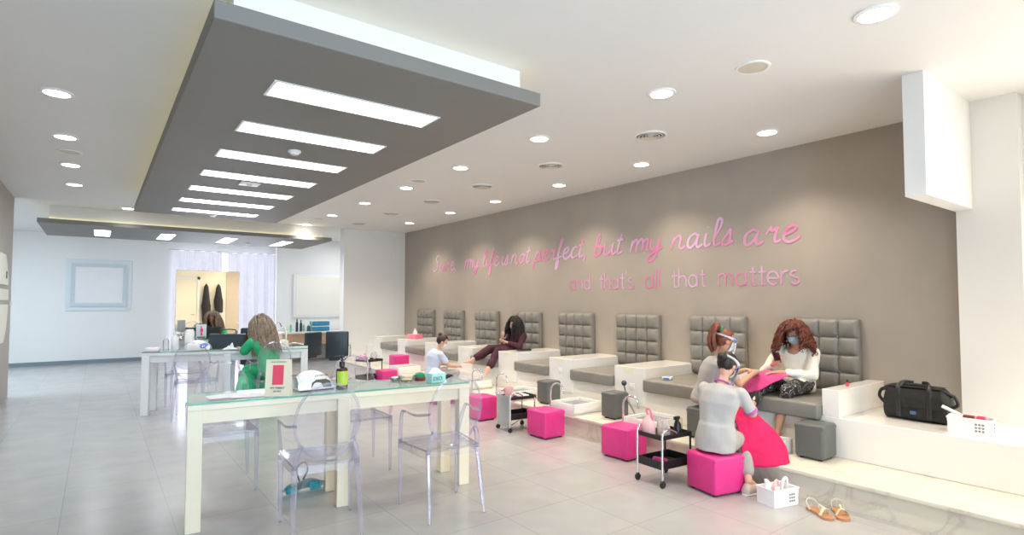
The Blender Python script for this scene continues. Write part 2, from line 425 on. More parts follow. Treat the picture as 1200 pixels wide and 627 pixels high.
def downlight(x, y, label, z=ZC):
    t = thing('downlight', label, 'ceiling light', (x, y, z), 0, 'round recessed ceiling downlights')
    b = MB(); b.lathe([(.082, 0), (.105, 0), (.105, -.008), (.085, -.012), (.082, -.012)], n=28); b.build('trim_ring', M['white_plastic'], t)
    b = MB(); b.lathe([(0, -.009), (.084, -.009), (.084, -.001), (0, -.001)], n=28); b.build('lens', M['downlight'], t)
    return t
def lamp(x, y, z, power, size=R(125), col=(1, .86, .67), rad=.07):
    l = bpy.data.lights.new('downlight_glow', 'SPOT'); l.energy = power; l.spot_size = size; l.spot_blend = .9; l.shadow_soft_size = rad; l.color = col
    o = bpy.data.objects.new('downlight_glow', l); COL.objects.link(o); o.location = (x, y, z)
    return o
nth = ['first', 'second', 'third', 'fourth', 'fifth', 'sixth', 'seventh', 'eighth']
for i, y in enumerate([1.2, 2.64, 4.09, 5.54, 6.96, 8.44, 9.98, 11.5]):
    if i == 0: lab = 'largest bright round downlight at the upper right of the ceiling'
    else: lab = 'round downlight, %s beyond the largest one in the aisle row beside the grey raft' % nth[i-1]
    downlight(3.38, y, lab); lamp(3.38, y, ZC-.03, 52, col=(1, .88, .70) if y < 6 else (1, .94, .86))
for i, y in enumerate([2.67, 4.16, 5.57, 7.07, 8.45, 10.04]):
    downlight(4.95, y, 'round downlight near the taupe wall, %s counting away from the hanging white fascia' % nth[i])
    lamp(4.95, y, ZC-.03, 62, R(120))
for i, y in enumerate([5.36, 6.75, 8.1, 9.42]):
    downlight(-.28, y, 'round downlight left of the big grey raft, %s in its row from the front' % nth[i])
    lamp(-.28, y, ZC-.03, 34, col=(.86, .95, 1))
downlight(.38, 11.3, 'small round downlight just beyond the far left corner of the big raft'); lamp(.38, 11.3, ZC-.03, 14, col=(.9, .96, 1))

for x, y, lab in ((3.38, -.23, 'added round downlight continuing the aisle row just behind the viewpoint'), (3.38, -1.66, 'added round downlight continuing the aisle row above the entrance wall'), (4.95, -.23, 'added round downlight near the bright window behind the column'), (1.9, -1.2, 'added round downlight in front of the cream entrance door')):
    downlight(x, y, lab); lamp(x, y, ZC-.03, 52)  # unseen downlights added behind the viewpoint to brighten the entrance wall
def vent(x, y, label):
    t = thing('ceiling_vent', label, 'vent', (x, y, ZC), 0, 'round slotted air diffusers')
    b = MB(); b.lathe([(.13, 0), (.15, 0), (.15, -.01), (.135, -.016), (.13, -.01)], n=28); b.build('outer_ring', M['satin_white'], t)
    b = MB()
    for r0 in (.04, .07, .1): b.lathe([(r0, -.012), (r0+.016, -.02), (r0+.018, -.014), (r0+.002, -.006)], n=24)
    b.lathe([(0, -.018), (.028, -.016), (.028, -.008), (0, -.008)], n=20); b.build('louvre_rings', M['beige_plastic'], t)
    b = MB(); b.lathe([(0, -.002), (.131, -.002), (.131, -.001), (0, -.001)], n=24); b.build('recess', M['black'], t)
for i, y in enumerate([3.38, 4.83, 6.25, 7.67, 9.15, 10.7]): vent(4.16, y, 'round slotted air vent between the two downlight rows, %s from the front' % nth[i])
def speaker(x, y, label):
    t = thing('ceiling_speaker', label, 'speaker', (x, y, ZC), 0, 'flush round ceiling speakers')
    b = MB(); b.lathe([(.095, 0), (.112, 0), (.11, -.006), (.095, -.008)], n=28); b.build('rim', M['satin_white'], t)
    b = MB(); b.lathe([(0, -.007), (.096, -.005), (.096, 0), (0, 0)], n=28); b.build('grille', M['beige_plastic'], t)
speaker(3.5, 1.98, 'beige round ceiling speaker below the largest downlight')
speaker(3.32, 6.49, 'round ceiling speaker right of the big raft, midway along the aisle row')
speaker(3.32, 10.54, 'small round ceiling speaker at the far end of the aisle row')
speaker(-.27, 7.42, 'round ceiling speaker among the downlights left of the big raft')
def detector(x, y, z, label, sq=False):
    t = thing('smoke_detector', label, 'smoke detector', (x, y, z))
    b = MB()
    if sq: b.box(-.1, .1, -.1, .1, -.012, 0, .004)
    else: b.lathe([(0, -.035), (.03, -.035), (.045, -.02), (.055, -.012), (.055, 0), (0, 0)], n=24)
    b.build('housing', M['white_plastic'], t)
    b = MB(); b.lathe([(.02, -.04), (.028, -.04), (.028, -.03), (.02, -.03)], n=20, c=(0, 0, .02 if sq else 0)); b.build('sensor_ring', M['beige_plastic'], t)
detector(1.36, 5.02, 2.75, 'white smoke detector between the second and third strip lights of the big raft')
detector(1.34, 6.72, 2.75, 'white square unit between the fourth and fifth strip lights of the big raft', True)
detector(1.38, 9.45, 2.75, 'tiny white detector behind the farthest strip light of the big raft')
detector(2.6, 13.1, 2.70, 'tiny white detector under the far grey raft')

# ------------------------------------------------------------------ far end: frame, curtains, alcove
t = thing('wall_panel', 'pale grey framed square panel on the far white wall', 'picture', (.035, YF, 1.82))
b = MB(); b.box(-.62, .62, -.03, 0, -.60, .60, .006); b.box(-.47, .47, -.045, -.03, -.44, .44); b.build('outer_frame', mat('pale_frame', (.73, .79, .82), .5, var=.01), t, False)
b = MB()
for (x0, x1, z0, z1) in ((-.53, .53, .42, .50), (-.53, .53, -.50, -.42), (-.53, -.45, -.42, .42), (.45, .53, -.42, .42)): b.box(x0, x1, -.06, -.03, z0, z1)
b.build('inner_frame', M['panel_grey'], t, False)
b = MB(); b.box(-.45, .45, -.052, -.045, -.42, .42); b.build('face_sheet', M['paper'], t, False)

def curtain(x0, x1, label):
    n = int((x1-x0)*60)
    b = MB()
    b.grid(lambda u, v: (x0+(x1-x0)*u, YF-.12+.035*math.sin(u*(x1-x0)*26)+.012*math.sin(u*97+v*3), .04+2.68*v), n, 6)
    o = b.build('sheer_curtain', M['curtain']); tag(o, label, 'curtain', 'sheer curtains at the far window'); return o
curtain(1.49, 2.60, 'left sheer white curtain at the far window')
curtain(2.74, 4.05, 'right sheer white curtain at the far window')
b = MB(); b.box(1.55, 4.0, YF-.02, YF-.005, .1, 2.7); struct('window_3', b, M['window_glow'], 'bright far window behind sheer curtains')
b = MB(); b.tube([(1.4, YF-.12, 2.74), (4.1, YF-.12, 2.74)], .014); tag(b.build('curtain_rail', M['chrome']), 'thin rail carrying the far sheer curtains', 'curtain rail')

# salon mirror station
t = thing('salon_mirror', 'tall frameless rectangular mirror at the far white station', 'mirror', (1.365, 9.62, 0))
b = MB(); b.box(-.43, .43, -.006, 0, .62, 1.90, .002, 1); b.build('mirror_glass', M['mirror'], t, False)
b = MB(); b.box(-.43, .43, .001, .03, .62, 1.90); b.box(-.25, .25, .001, .05, 0, .62); b.build('backing_panel', M['satin_white'], t, False)
# robes behind the viewpoint reflected in the mirror
for x, h, lab in ((3.02, 1.35, 'long dark robe on the entrance wall hook, seen in the mirror'), (3.40, 1.0, 'shorter dark robe beside the long one, seen in the mirror')):
    t = thing('hanging_robe', lab, 'robe', (x, YB+.06, 2.05), 0, 'dark robes hanging on hooks')
    b = MB()
    b.loft([((0, .02, .0), (1, 0, 0), (0, 1, 0), .02, .02), ((0, .03, -.1), (1, 0, 0), (0, 1, 0), .07, .04), ((0, .04, -.5*h), (1, 0, 0), (0, 1, 0), .13, .07), ((0, .04, -.55*h), (1, 0, 0), (0, 1, 0), .15, .07), ((.02, .04, -.95*h), (1, 0, 0), (0, 1, 0), .13, .06), ((.02, .04, -h), (1, 0, 0), (0, 1, 0), .12, .05)], 18)
    b.build('robe_cloth', M['black_fabric'], t)
    b = MB(); b.tube([(0, -.05, .04), (0, .02, .03), (0, .03, .06)], .008); b.build('hook', M['chrome'], t)

# alcove mirror with white surround, counter
t = thing('alcove_mirror', 'wide white framed mirror on the alcove partition', 'mirror', (4.75, 14.28, 1.6))
b = MB(); b.box(-.86, .70, -.03, 0, -.56, .52, .01); b.build('surround', M['satin_white'], t)
b = MB(); b.box(-.80, .64, -.036, -.03, -.50, .46); b.build('mirror_glass', mat('pale_mirror', (.9, .88, .8), .25, .35), t)
t = thing('salon_counter', 'white wall counter with dark lower drawers in the alcove', 'counter', (4.3, 13.6, 0))
b = MB(); b.box(-.9, 1.3, -.2, .65, .68, .73, .006); b.build('worktop', M['gloss_white'], t)
b = MB(); b.box(-.85, 1.25, -.12, .62, .42, .68, .006); b.build('cabinet_body', M['wood_tan'], t)
for x in (-.85, .6): b = MB(); b.box(x, x+.05, -.15, .6, 0, .42); b.build('side_panel', M['satin_white'], t)
# crates & bottles in alcove
for z, lab in ((.732, 'blue storage crate on the alcove counter, lower of two'), (.86, 'blue storage crate on the alcove counter, upper of two')):
    t = thing('storage_crate', lab, 'crate', (4.32, 13.55, z), 0, 'blue crates stacked in the alcove')
    b = MB(); b.box(-.2, .2, -.13, .13, 0, .10, .015); b.build('crate_body', M['blue_crate'], t)
    b = MB(); b.box(-.21, .21, -.14, .14, .10, .118, .006); b.build('lid', M['white_plastic'], t)
def bottle(name, loc, h, r, m, lab, cat='bottle', group=None, capm=None):
    t = thing(name, lab, cat, loc, random.random(), group)
    b = MB(); b.lathe([(0, 0), (r, 0), (r*1.02, .01), (r, h*.68), (r*.45, h*.8), (r*.4, h*.86), (0, h*.86)], n=20); b.build('bottle_body', m, t)
    b = MB(); b.lathe([(0, h*.84), (r*.5, h*.84), (r*.5, h), (0, h)], n=16); b.build('cap', capm or M['white_plastic'], t)
    return t
g = 'bottles on the alcove counter'
bottle('hair_product_bottle', (3.62, 13.45, .732), .2, .03, M['green_plastic'], 'pale green bottle at the left end of the alcove counter', 'bottle', g)
bottle('hair_product_bottle', (3.76, 13.45, .732), .30, .03, M['leather_black'], 'dark slim bottle on the alcove counter, next to the pale green bottle', 'bottle', g, M['black'])
bottle('hair_product_bottle', (3.85, 13.45, .732), .27, .028, M['leather_black'], 'second dark slim bottle on the alcove counter', 'bottle', g, M['black'])
bottle('hair_product_bottle', (4.03, 13.45, .732), .17, .04, M['denim'], 'squat blue bottle behind the square chair back', 'bottle', g)
bottle('hair_product_bottle', (3.93, 13.5, .732), .2, .026, M['green_plastic'], 'light green bottle right of the squat blue one', 'bottle', g)
bottle('hair_product_bottle', (4.12, 13.5, .732), .24, .03, M['green_plastic'], 'tall green pump bottle beside the blue crates', 'bottle', g, M['white_plastic'])

# styling chairs
def styling_chair(loc, rz, w, h, lab, z0=.45):
    t = thing('styling_chair', lab, 'chair', loc, rz, 'dark salon styling chairs')
    b = MB(); b.box(-w/2+.05, w/2-.05, -.2, .2, z0-.1, z0, .03, 3); b.build('seat', M['leather_black'], t)
    b = MB(); b.box(-w/2, w/2, -.26, -.19, z0-.05, z0+h, .028, 3); b.build('backrest', M['leather_black'], t)
    for s in (-1, 1):
        b = MB(); b.tube(catmull([(s*w/2, -.2, z0+.18), (s*w/2, .05, z0+.2), (s*w/2, .18, z0+.14), (s*w/2, .16, z0-.06)], 5), .014); b.build('armrest', M['chrome'], t)
    b = MB(); b.tube([(0, 0, .04), (0, 0, z0-.1)], .03, 14); b.build('pole', M['chrome'], t)
    b = MB(); b.lathe([(0, 0), (.24, 0), (.24, .015), (.05, .04), (0, .04)], n=28); b.build('base', M['chrome'], t)
    return t
styling_chair((2.15, 10.1, 0), R(-15), .42, .55, 'dark styling chair behind the woman in green')
styling_chair((3.20, 10.95, 0), R(30), .42, .40, 'dark tub styling chair, left one of the pair in the alcove')
styling_chair((3.62, 10.25, 0), R(-25), .40, .44, 'square backed dark styling chair beside the white end wall')
t = thing('wash_unit', 'white hairwash column between green dress and alcove', 'wash basin', (2.72, 10.9, 0))
b = MB(); b.box(-.15, .15, -.15, .15, 0, .72, .03); b.build('pedestal', M['gloss_white'], t)
b = MB(); b.tube(catmull([(-.06, 0, .7), (-.07, 0, .98), (.0, 0, 1.04), (.05, 0, .96)], 5), .014); b.build('tap', M['chrome'], t)

# left wall emblem and switches
t = thing('wall_emblem', 'large round cream emblem in three bands on the left grey wall', 'emblem', (XL, 10.0, 1.47))
def ebd(z0, z1):
    b = MB(); pts = []
    n = 14
    for i in range(n+1):
        z = z0+(z1-z0)*i/n; pts.append((.64*math.sqrt(max(0, 1-(z/.66)**2)), z))
    poly = [(p[0], p[1]) for p in pts]+[(-p[0], p[1]) for p in pts[::-1]]
    b.prism(poly, 0, .025, 'x'); b.build('emblem_band', M['emblem'], t, False)
ebd(.19, .6); ebd(-.02, .13); ebd(-.6, -.08)
b = MB(); b.box(.02, .03, .33, .42, .28, .38); b.build('slot', M['black'], t, False)
for z, nm, lab in ((1.40, 'wall_socket', 'small white button on the end of the left grey wall'), (1.02, 'wall_socket', 'grey switch plate low on the end of the left grey wall')):
    t = thing(nm, lab, 'switch', (XL, 11.1, z)); b = MB(); b.box(0, .012, -.04, .04, -.04, .04, .004); b.build('plate', M['white_plastic'] if z > 1.2 else M['panel_grey'], t)
    b = MB(); b.box(.012, .02, -.02, .02, -.03, .03, .003); b.build('rocker', M['white_plastic'], t)

# ------------------------------------------------------------------ step and bench plinth
b = MB(); b.box(4.15, XW, -2.6, 11.62, 0, .165); b.box(4.125, XW, -2.6, 11.62, .165, .195, .006, 2)
struct('trim_2', b, M['marble'], 'cream marble step running along the pedicure bench', smooth=True)
b = MB(); b.box(4.72, XW, -2.6, 11.62, .195, .505, .004, 1)
struct('trim_3', b, M['gloss_white'], 'long glossy white bench plinth above the marble step')

KL = ['at the right end of the bench', 'second from the right end of the bench', 'third from the right end of the bench', 'fourth from the right end of the bench',
      'under the client in plum', 'sixth from the right end of the bench', 'seventh from the right end of the bench', 'last one against the white end wall']
HL = ['grey buttoned headboard behind the red haired client', 'grey buttoned headboard behind the worker in the face shield', 'grey buttoned headboard, first one left of the worker in the face shield',
      'grey buttoned headboard, first one right of the client in plum', 'grey buttoned headboard behind the client in plum', 'grey buttoned headboard, first one left of the client in plum',
      'grey buttoned headboard, second from the far end wall', 'grey buttoned headboard nearest the far end wall']
# blocks between seats
b0 = None
arms = [(3.93+1.135*(k-2), 3.93+1.135*(k-2)+.44) for k in range(1, 9)]
AL = ['between the first and second seats from the right', 'behind the ball headed hand shower', 'with a white socket, between third and fourth seats', 'carrying a black tablet, right of the client in plum',
      'just left of the client in plum', 'behind the worker in pale blue', 'carrying the pink tissue box', 'at the far end wall']
ms = M['gloss_white']
t = thing('divider_block', 'short white end block on the bench right of the red haired client', 'bench block', (4.72, 2.065, .505))
b = MB(); b.box(0, .90, -.065, .065, 0, .215, .003, 1); b.build('block_body', ms, t, False)
proto = None
for k, (y0, y1) in enumerate(arms):
    lab = 'white dividing block on the bench ' + AL[k] if not AL[k].startswith('white') else AL[k]
    if proto is None:
        proto = thing('divider_block', lab, 'bench block', (4.72, (y0+y1)/2, .3), 0, 'white blocks dividing the bench seats')
        b = MB(); b.box(-.012, .90, -.22, .22, 0, .41, .003, 1); b.build('block_body', ms, proto, False)
        b = MB(); b.box(-.0135, -.012, -.07, .09, .35, .405); b.build('front_patch', mat('cream_patch', (.83, .78, .62), .5, var=.02), proto, False)  # cream patch high on the front face
    else: dup(proto, (4.72, (y0+y1)/2, .3), label=lab)
ends = [2.13]+[a[1] for a in arms]; starts = [a[0] for a in arms]
def cushion(y0, y1, lab):
    w = (y1-y0)/2-.004
    t = thing('bench_cushion', lab, 'cushion', (5.14, (y0+y1)/2, .505), 0, 'grey padded bench seats')
    b = MB(); b.box(-.49, .36, -w, w, -.035, .0975, .022, 3); b.build('pad', M['leather_grey'], t)
    b = MB(); b.tube([(-.475, -w+.01, .088), (-.475, w-.01, .088)], .006, 8); b.tube([(-.475, -w+.01, -.02), (-.475, w-.01, -.02)], .005, 8); b.build('piping', M['leather_slate'], t)
    return t
for k in range(8):
    cushion(ends[k], starts[k], 'grey leather seat cushion ' + (KL[k] if k != 0 else 'under the red haired client'))
def headboard(y0, y1, lab):
    W = y1-y0; t = thing('tufted_headboard', lab, 'headboard', (5.56, (y0+y1)/2, .6), 0, 'buttoned grey headboards along the wall')
    b = MB(); b.box(-.005, .055, -W/2, W/2, 0, .665, .015, 2); b.build('board', M['leather_grey'], t)
    nu, nv = 40, 40
    def f(u, v):
        cu, cv = (u*4) % 1, (v*4.0) % 1
        if u > .999: cu = 1
        if v > .999: cv = 1
        puff = (abs(math.sin(PI*cu))*abs(math.sin(PI*cv)))**.38
        return (-.008-.036*puff, -W/2+.006+(W-.012)*u, .006+.652*v)
    b = MB(); b.grid(f, nu, nv); b.build('tufting', M['leather_grey'], t, autos=70)
    for i in (1, 2, 3):
        for j in (1, 2, 3): b = MB(); b.ell((-.02, -W/2+W*i/4, .006+.652*j/4), (.008, .011, .011), u=10, v=6); b.build('button', M['leather_slate'], t)
    return t
HB = [(2.17, 2.87), (3.28, 3.97), (4.42, 5.12), (5.57, 6.27), (6.72, 7.42), (7.87, 8.57), (9.02, 9.73), (10.16, 10.88)]
hb0 = None
for k, (y0, y1) in enumerate(HB):
    if hb0 is None: hb0 = headboard(y0, y1, HL[k])
    else: dup(hb0, (5.56, (y0+y1)/2, .6), label=HL[k])

# sockets on blocks
for y, z, lab in ((5.28, .56, 'white double socket on the bench block below the third headboard gap'), (4.11, .50, 'white socket behind the hand shower')):
    t = thing('wall_socket', lab, 'socket', (4.707, y, z)); b = MB(); b.box(-.008, 0, -.035, .035, -.035, .035, .003); b.build('plate', M['white_plastic'], t)
    b = MB(); b.box(-.011, -.008, -.016, .016, -.012, .012, .002); b.build('socket_face', M['paper'], t)

# foot basins, taps
def basin(loc, lab):
    t = thing('foot_basin', lab, 'basin', loc, 0, 'white foot basins on the marble step')
    b = MB(); w, d, h, k = .215, .185, .12, .022
    b.box(-w, w, -d, d, 0, .03, .008)
    b.box(-w, w, -d, -d+k, .0, h, .006); b.box(-w, w, d-k, d, 0, h, .006); b.box(-w, -w+k, -d, d, 0, h, .006); b.box(w-k, w, -d, d, 0, h, .006)
    b.build('basin_body', M['ceramic'], t)
    b = MB(); b.box(-w+k, w-k, -d+k, d-k, .03, .085); b.build('water', acrylic('basin_water', (.9, .93, .93), .4, .1), t, False)
    b = MB(); b.lathe([(0, .086), (.015, .086), (.015, .088), (0, .088)], n=14, c=(.1, 0, 0)); b.build('drain', M['chrome'], t)
    return t
BY = [2.475, 3.535, 4.61, 5.68, 6.75, 7.85, 8.95]
BL = ['white foot basin holding the red haired client\'s foot', 'white foot basin behind the black trolley', 'empty white foot basin, largest one seen whole on the step', 'white foot basin behind the silver trolley',
      'white foot basin under the feet of the client in plum', 'white foot basin beside the worker in pale blue', 'white foot basin near the far end of the step']
p = basin((4.34, BY[0], .195), BL[0])
for k in range(1, 7): dup(p, (4.34, BY[k], .195), label=BL[k])
def tap(loc, rz, lab):
    t = thing('arc_tap', lab, 'tap', loc, rz, 'curved chrome taps at the foot basins')
    b = MB(); b.lathe([(0, 0), (.022, 0), (.022, .012), (.012, .02), (0, .02)], n=18); b.build('base', M['chrome'], t)
    b = MB(); P = [(0, 0, .01), (0, 0, .2)]+[(.075-.075*math.cos(a), 0, .22+.085*math.sin(a)) for a in [PI*i/10 for i in range(1, 10)]]+[(.15, 0, .19)]
    b.tube(P, .0105, 12); b.build('spout', M['chrome'], t)
    b = MB(); b.tube([(.0, .0, .06), (-.0, -.04, .065)], .006); b.build('lever', M['chrome'], t)
    return t
TL = ['arched chrome tap behind the black trolley', 'arched chrome tap between the large basin and the middle pink pouf', 'arched chrome tap behind the silver trolley', 'arched chrome tap beside the pedicure in progress at the far seats']
tp = tap((4.17, 3.76, .195), R(-60), TL[0])
dup(tp, (4.17, 4.85, .195), label=TL[1]); dup(tp, (4.17, 5.92, .195), label=TL[2]); dup(tp, (4.17, 6.50, .195), label=TL[3])
# hand shower
t = thing('hand_shower', 'dark ball headed hand shower on a curved grey hose', 'hand shower', (4.62, 4.15, .5))
b = MB(); b.ell((0, 0, .04), (.03, .03, .03)); b.build('shower_head', mat('slate_ball', (.05, .06, .09), .3), t)
b = MB(); b.tube(catmull([(0, 0, .02), (-.01, -.03, -.05), (-.1, -.14, -.12), (-.2, -.30, -.18), (-.27, -.40, -.24), (-.30, -.42, -.30)], 8), .009); b.build('hose', M['cable'], t)

# poufs
def pouf(loc, w, d, h, m, lab, grp, rz=0):
    t = thing('cube_pouf', lab, 'pouf', loc, rz, grp)
    b = MB(); b.box(-w/2, w/2, -d/2, d/2, .012, h, .022, 4); b.build('cushion_body', m, t)
    b = MB()
    for z in (h-.028,): b.tube([(-w/2+.012, -d/2+.012, z), (w/2-.012, -d/2+.012, z), (w/2-.012, d/2-.012, z), (-w/2+.012, d/2-.012, z)], .0145, 8, closed=True)
    b.build('seam_piping', m, t)
    b = MB()
    for sx in (-1, 1):
        for sy in (-1, 1): b.lathe([(0, 0), (.015, 0), (.015, .014), (0, .014)], n=10, c=(sx*(w/2-.04), sy*(d/2-.04), 0))
    b.build('glides', M['rubber'], t)
    return t
gp = 'hot pink cube poufs on the floor'
pouf((3.79, 2.50, 0), .30, .30, .285, M['leather_pink'], 'hot pink cube pouf under the seated worker in grey tunic', gp, R(-12))
pouf((3.93, 3.54, 0), .28, .32, .285, M['leather_pink'], 'hot pink cube pouf beside the black trolley', gp, R(2))
pouf((3.86, 4.57, 0), .28, .31, .285, M['leather_pink'], 'hot pink cube pouf between the silver trolley and the large empty basin', gp)
pouf((3.80, 5.70, 0), .26, .28, .285, M['leather_pink'], 'hot pink cube pouf left of the silver trolley', gp)
pouf((3.92, 6.93, 0), .28, .28, .285, M['leather_pink'], 'hot pink cube pouf under the worker in pale blue', gp)
pouf((3.93, 8.80, 0), .28, .28, .285, M['leather_pink'], 'magenta cube pouf near the far wire trolley, low beside the table edge', gp)
pouf((4.42, 9.35, .195), .27, .30, .27, M['leather_pink'], 'bright pink cube pouf standing on the far end of the step', gp)
gg = 'slate grey cube poufs on the marble step'
pouf((4.585, 2.125, .195), .24, .22, .275, M['leather_slate'], 'slate cube pouf on the step below the white end block', gg)
pouf((4.44, 4.12, .195), .22, .20, .275, M['leather_slate'], 'slate cube pouf on the step beside the large empty basin', gg)
pouf((4.44, 5.20, .195), .22, .20, .275, M['leather_slate'], 'slate cube pouf on the step right of the silver trolley', gg)
pouf((4.44, 3.04, .195), .22, .22, .275, M['leather_slate'], 'slate cube pouf on the step under the worker in the face shield', gg)
#PARTB
# ------------------------------------------------------------------ tables
def long_table(loc, rz, L, D, m, lab):
    t = thing('manicure_table', lab, 'table', loc, rz)
    b = MB(); b.box(0, L, 0, D, .745, .782, .003, 1); b.build('tabletop', m, t, False)
    b = MB(); b.box(.03, L-.03, .03, .05, .66, .745); b.box(.03, L-.03, D-.05, D-.03, .66, .745); b.box(.03, .05, .05, D-.05, .66, .745); b.box(L-.05, L-.03, .05, D-.05, .66, .745)
    b.build('apron', m, t, False)
    w = .085
    for x in (0, L/2-.01-w/2, L-w):
        for y in (0, D-w):
            b = MB(); b.box(x, x+w, y, y+w, 0, .745, .003, 1); b.build('leg', m, t, False)
    b = MB(); b.box(.004, L-.004, .004, D-.004, .7822, .792); g = b.build('glass_top', M['glass_top'], t, False)
    b = MB(); b.box(-.001, L+.001, -.001, .004, .7822, .793); b.box(-.001, L+.001, D-.004, D+.001, .7822, .793); b.box(-.001, .004, .004, D-.004, .7822, .793); b.box(L-.004, L+.001, .004, D-.004, .7822, .793)
    b.build('glass_edge', M['glass_edge'], g, False)
    return t
T1 = (.46, 3.955, 0); A1 = R(-6.6); T2 = (.46, 8.36, 0); A2 = R(-17)
long_table(T1, A1, 1.92, .45, M['cream_table'], 'cream manicure table in front with a glass top')
long_table(T2, A2, 1.95, .45, M['white_table'], 'white manicure table where the woman in green sits')
ZT = .7935
def on1(x, y): return (T1[0]+x*math.cos(A1)-y*math.sin(A1), T1[1]+x*math.sin(A1)+y*math.cos(A1), ZT)
def on2(x, y): return (T2[0]+x*math.cos(A2)-y*math.sin(A2), T2[1]+x*math.sin(A2)+y*math.cos(A2), ZT)

# ------------------------------------------------------------------ clear acrylic armchairs with oval backs
def ghost_chair():
    t = thing('acrylic_armchair', 'x', 'chair', (0, 0, 0), 0, 'clear acrylic armchairs with oval backs')
    A, E = M['acrylic'], M['acrylic_edge']
    b = MB(); b.prism([(-.19, -.2), (.19, -.2), (.215, .0), (.235, .2), (.2, .215), (-.2, .215), (-.235, .2), (-.215, .0)], .435, .455)
    b.build('seat', A, t, False)
    b = MB()
    sk = [(-.19, -.2), (.19, -.2), (.215, .0), (.235, .2), (-.235, .2), (-.215, 0)]
    for p, q in zip(sk, sk[1:]+sk[:1]):
        n = V((q[1]-p[1], p[0]-q[0], 0)).normalized()*.006
        b.prism([(p[0], p[1]), (q[0], q[1]), (q[0]-n.x, q[1]-n.y), (p[0]-n.x, p[1]-n.y)], .395, .4345)
    b.build('seat_skirt', A, t, False)
    b = MB(); b.tube([(p[0], p[1], .447) for p in sk], .006, 6, closed=True); b.build('seat_rim', E, t)
    for s in (-1, 1):
        b = MB(); b.tube([(s*.222, .19, .0), (s*.222, .19, .04), (s*.222, .188, .43)], [.009, .012, .018], 8); b.build('leg', E, t)
        b = MB(); b.tube([(s*.20, -.27, 0), (s*.197, -.255, .06), (s*.182, -.2, .43)], [.009, .012, .018], 8); b.build('leg', E, t)
        b = MB(); b.tube(catmull([(s*.222, .185, .43), (s*.235, .15, .55), (s*.245, .10, .655), (s*.243, .05, .672), (s*.225, -.08, .665), (s*.183, -.235, .69)], 5), [.015]*8+[.012]*18, 8, flat=.55)
        b.build('armrest', E, t)
        b = MB(); b.tube(catmull([(s*.182, -.2, .43), (s*.17, -.215, .52), (s*.15, -.225, .57)], 4), .017, 8); b.build('back_post', E, t)
    # oval back, reclined
    def ov(a, k=1.0):
        z = .235*k*math.sin(a); x = .19*k*math.cos(a)
        return V((x, -.232-.20*(z+.0), .70+z))
    b = MB(); b.tube([ov(2*PI*i/48) for i in range(48)], .0075, 8, closed=True); o = b.build('back_rim', E, t)
    b = MB()
    c = [b.bm.verts.new(V((0, -.228, .70))), b.bm.verts.new(V((0, -.236, .70)))]
    N = 40
    r1 = [b.bm.verts.new(ov(2*PI*i/N, .97)+V((0, .004, 0))) for i in range(N)]; r2 = [b.bm.verts.new(ov(2*PI*i/N, .97)-V((0, .004, 0))) for i in range(N)]
    for i in range(N):
        j = (i+1) % N
        b.bm.faces.new((c[0], r1[i], r1[j])); b.bm.faces.new((c[1], r2[j], r2[i])); b.bm.faces.new((r1[i], r2[i], r2[j], r1[j]))
    b.build('oval_back', A, t)
    return t
g0 = ghost_chair()
CH = [((1.17, 3.60, 0), R(-9), 'clear acrylic armchair at the middle of the cream table, near side'),
      ((1.95, 3.45, 0), R(-4), 'clear acrylic armchair at the right end of the cream table, near side'),
      ((.80, 4.80, 0), R(173), 'clear acrylic armchair on the far side of the cream table, behind the papers'),
      ((1.83, 4.66, 0), R(172), 'clear acrylic armchair on the far side of the cream table, behind the pump bottle'),
      ((1.00, 7.93, 0), R(-15), 'clear acrylic armchair at the left part of the white table'),
      ((1.80, 7.52, 0), R(-6), 'clear acrylic armchair under the woman in green'),
      ((1.02, 9.0, 0), R(170), 'clear acrylic armchair behind the left part of the white table'),
      ((1.88, 8.62, 0), R(163), 'clear acrylic armchair across the white table from the woman in green')]
for i, (loc, rz, lab) in enumerate(CH):
    if i == 0: g0.location = loc; g0.rotation_euler = (0, 0, rz); g0['label'] = lab
    else: dup(g0, loc, rz, lab)

# ------------------------------------------------------------------ flat lettering helper
def textmesh(txt, size, m, name, parent, loc, rot, ext=.0006, align='CENTER'):
    cu = bpy.data.curves.new(name, 'FONT'); cu.body = txt; cu.size = size; cu.extrude = ext; cu.align_x = align
    o = bpy.data.objects.new(name, cu); COL.objects.link(o)
    dg = bpy.context.evaluated_depsgraph_get(); me = bpy.data.meshes.new_from_object(o.evaluated_get(dg))
    bpy.data.objects.remove(o)
    me.materials.clear(); me.materials.append(m)
    o = bpy.data.objects.new(name, me); COL.objects.link(o); o.parent = parent; o.location = loc; o.rotation_euler = rot
    return o

# ------------------------------------------------------------------ things on the cream table
t = thing('price_stand', 'cream table stand with a coral red picture and black print', 'table sign', on1(.53, .06), A1+R(-22))
b = MB(); b.prism([(-.04, 0), (.035, 0), (.006, .24), (-.006, .24)], -.08, .08, 'x'); b.build('card', M['cream_table'], t, False)
lean = R(90-9.5)
b = MB(); b.box(-.035, .035, -.0008, .0008, -.065, .065)
o = b.build('picture', M['red_ink'], t, False); o.location = (0, -.0215, .14); o.rotation_euler = (R(-8.3), 0, 0)
textmesh('MY TREAT', .02, M['ink'], 'printed_title', t, (0, -.0365, .048), (R(81.7), 0, 0))
textmesh('gift ideas', .014, M['ink'], 'printed_line', t, (0, -.0385, .03), (R(81.7), 0, 0))
textmesh('MANICURE PEDICURE', .010, M['ink'], 'printed_line', t, (0, -.0115, .222), (R(81.7), 0, 0))
for ch in [c for c in t.children if c.name.startswith('printed')]: pass

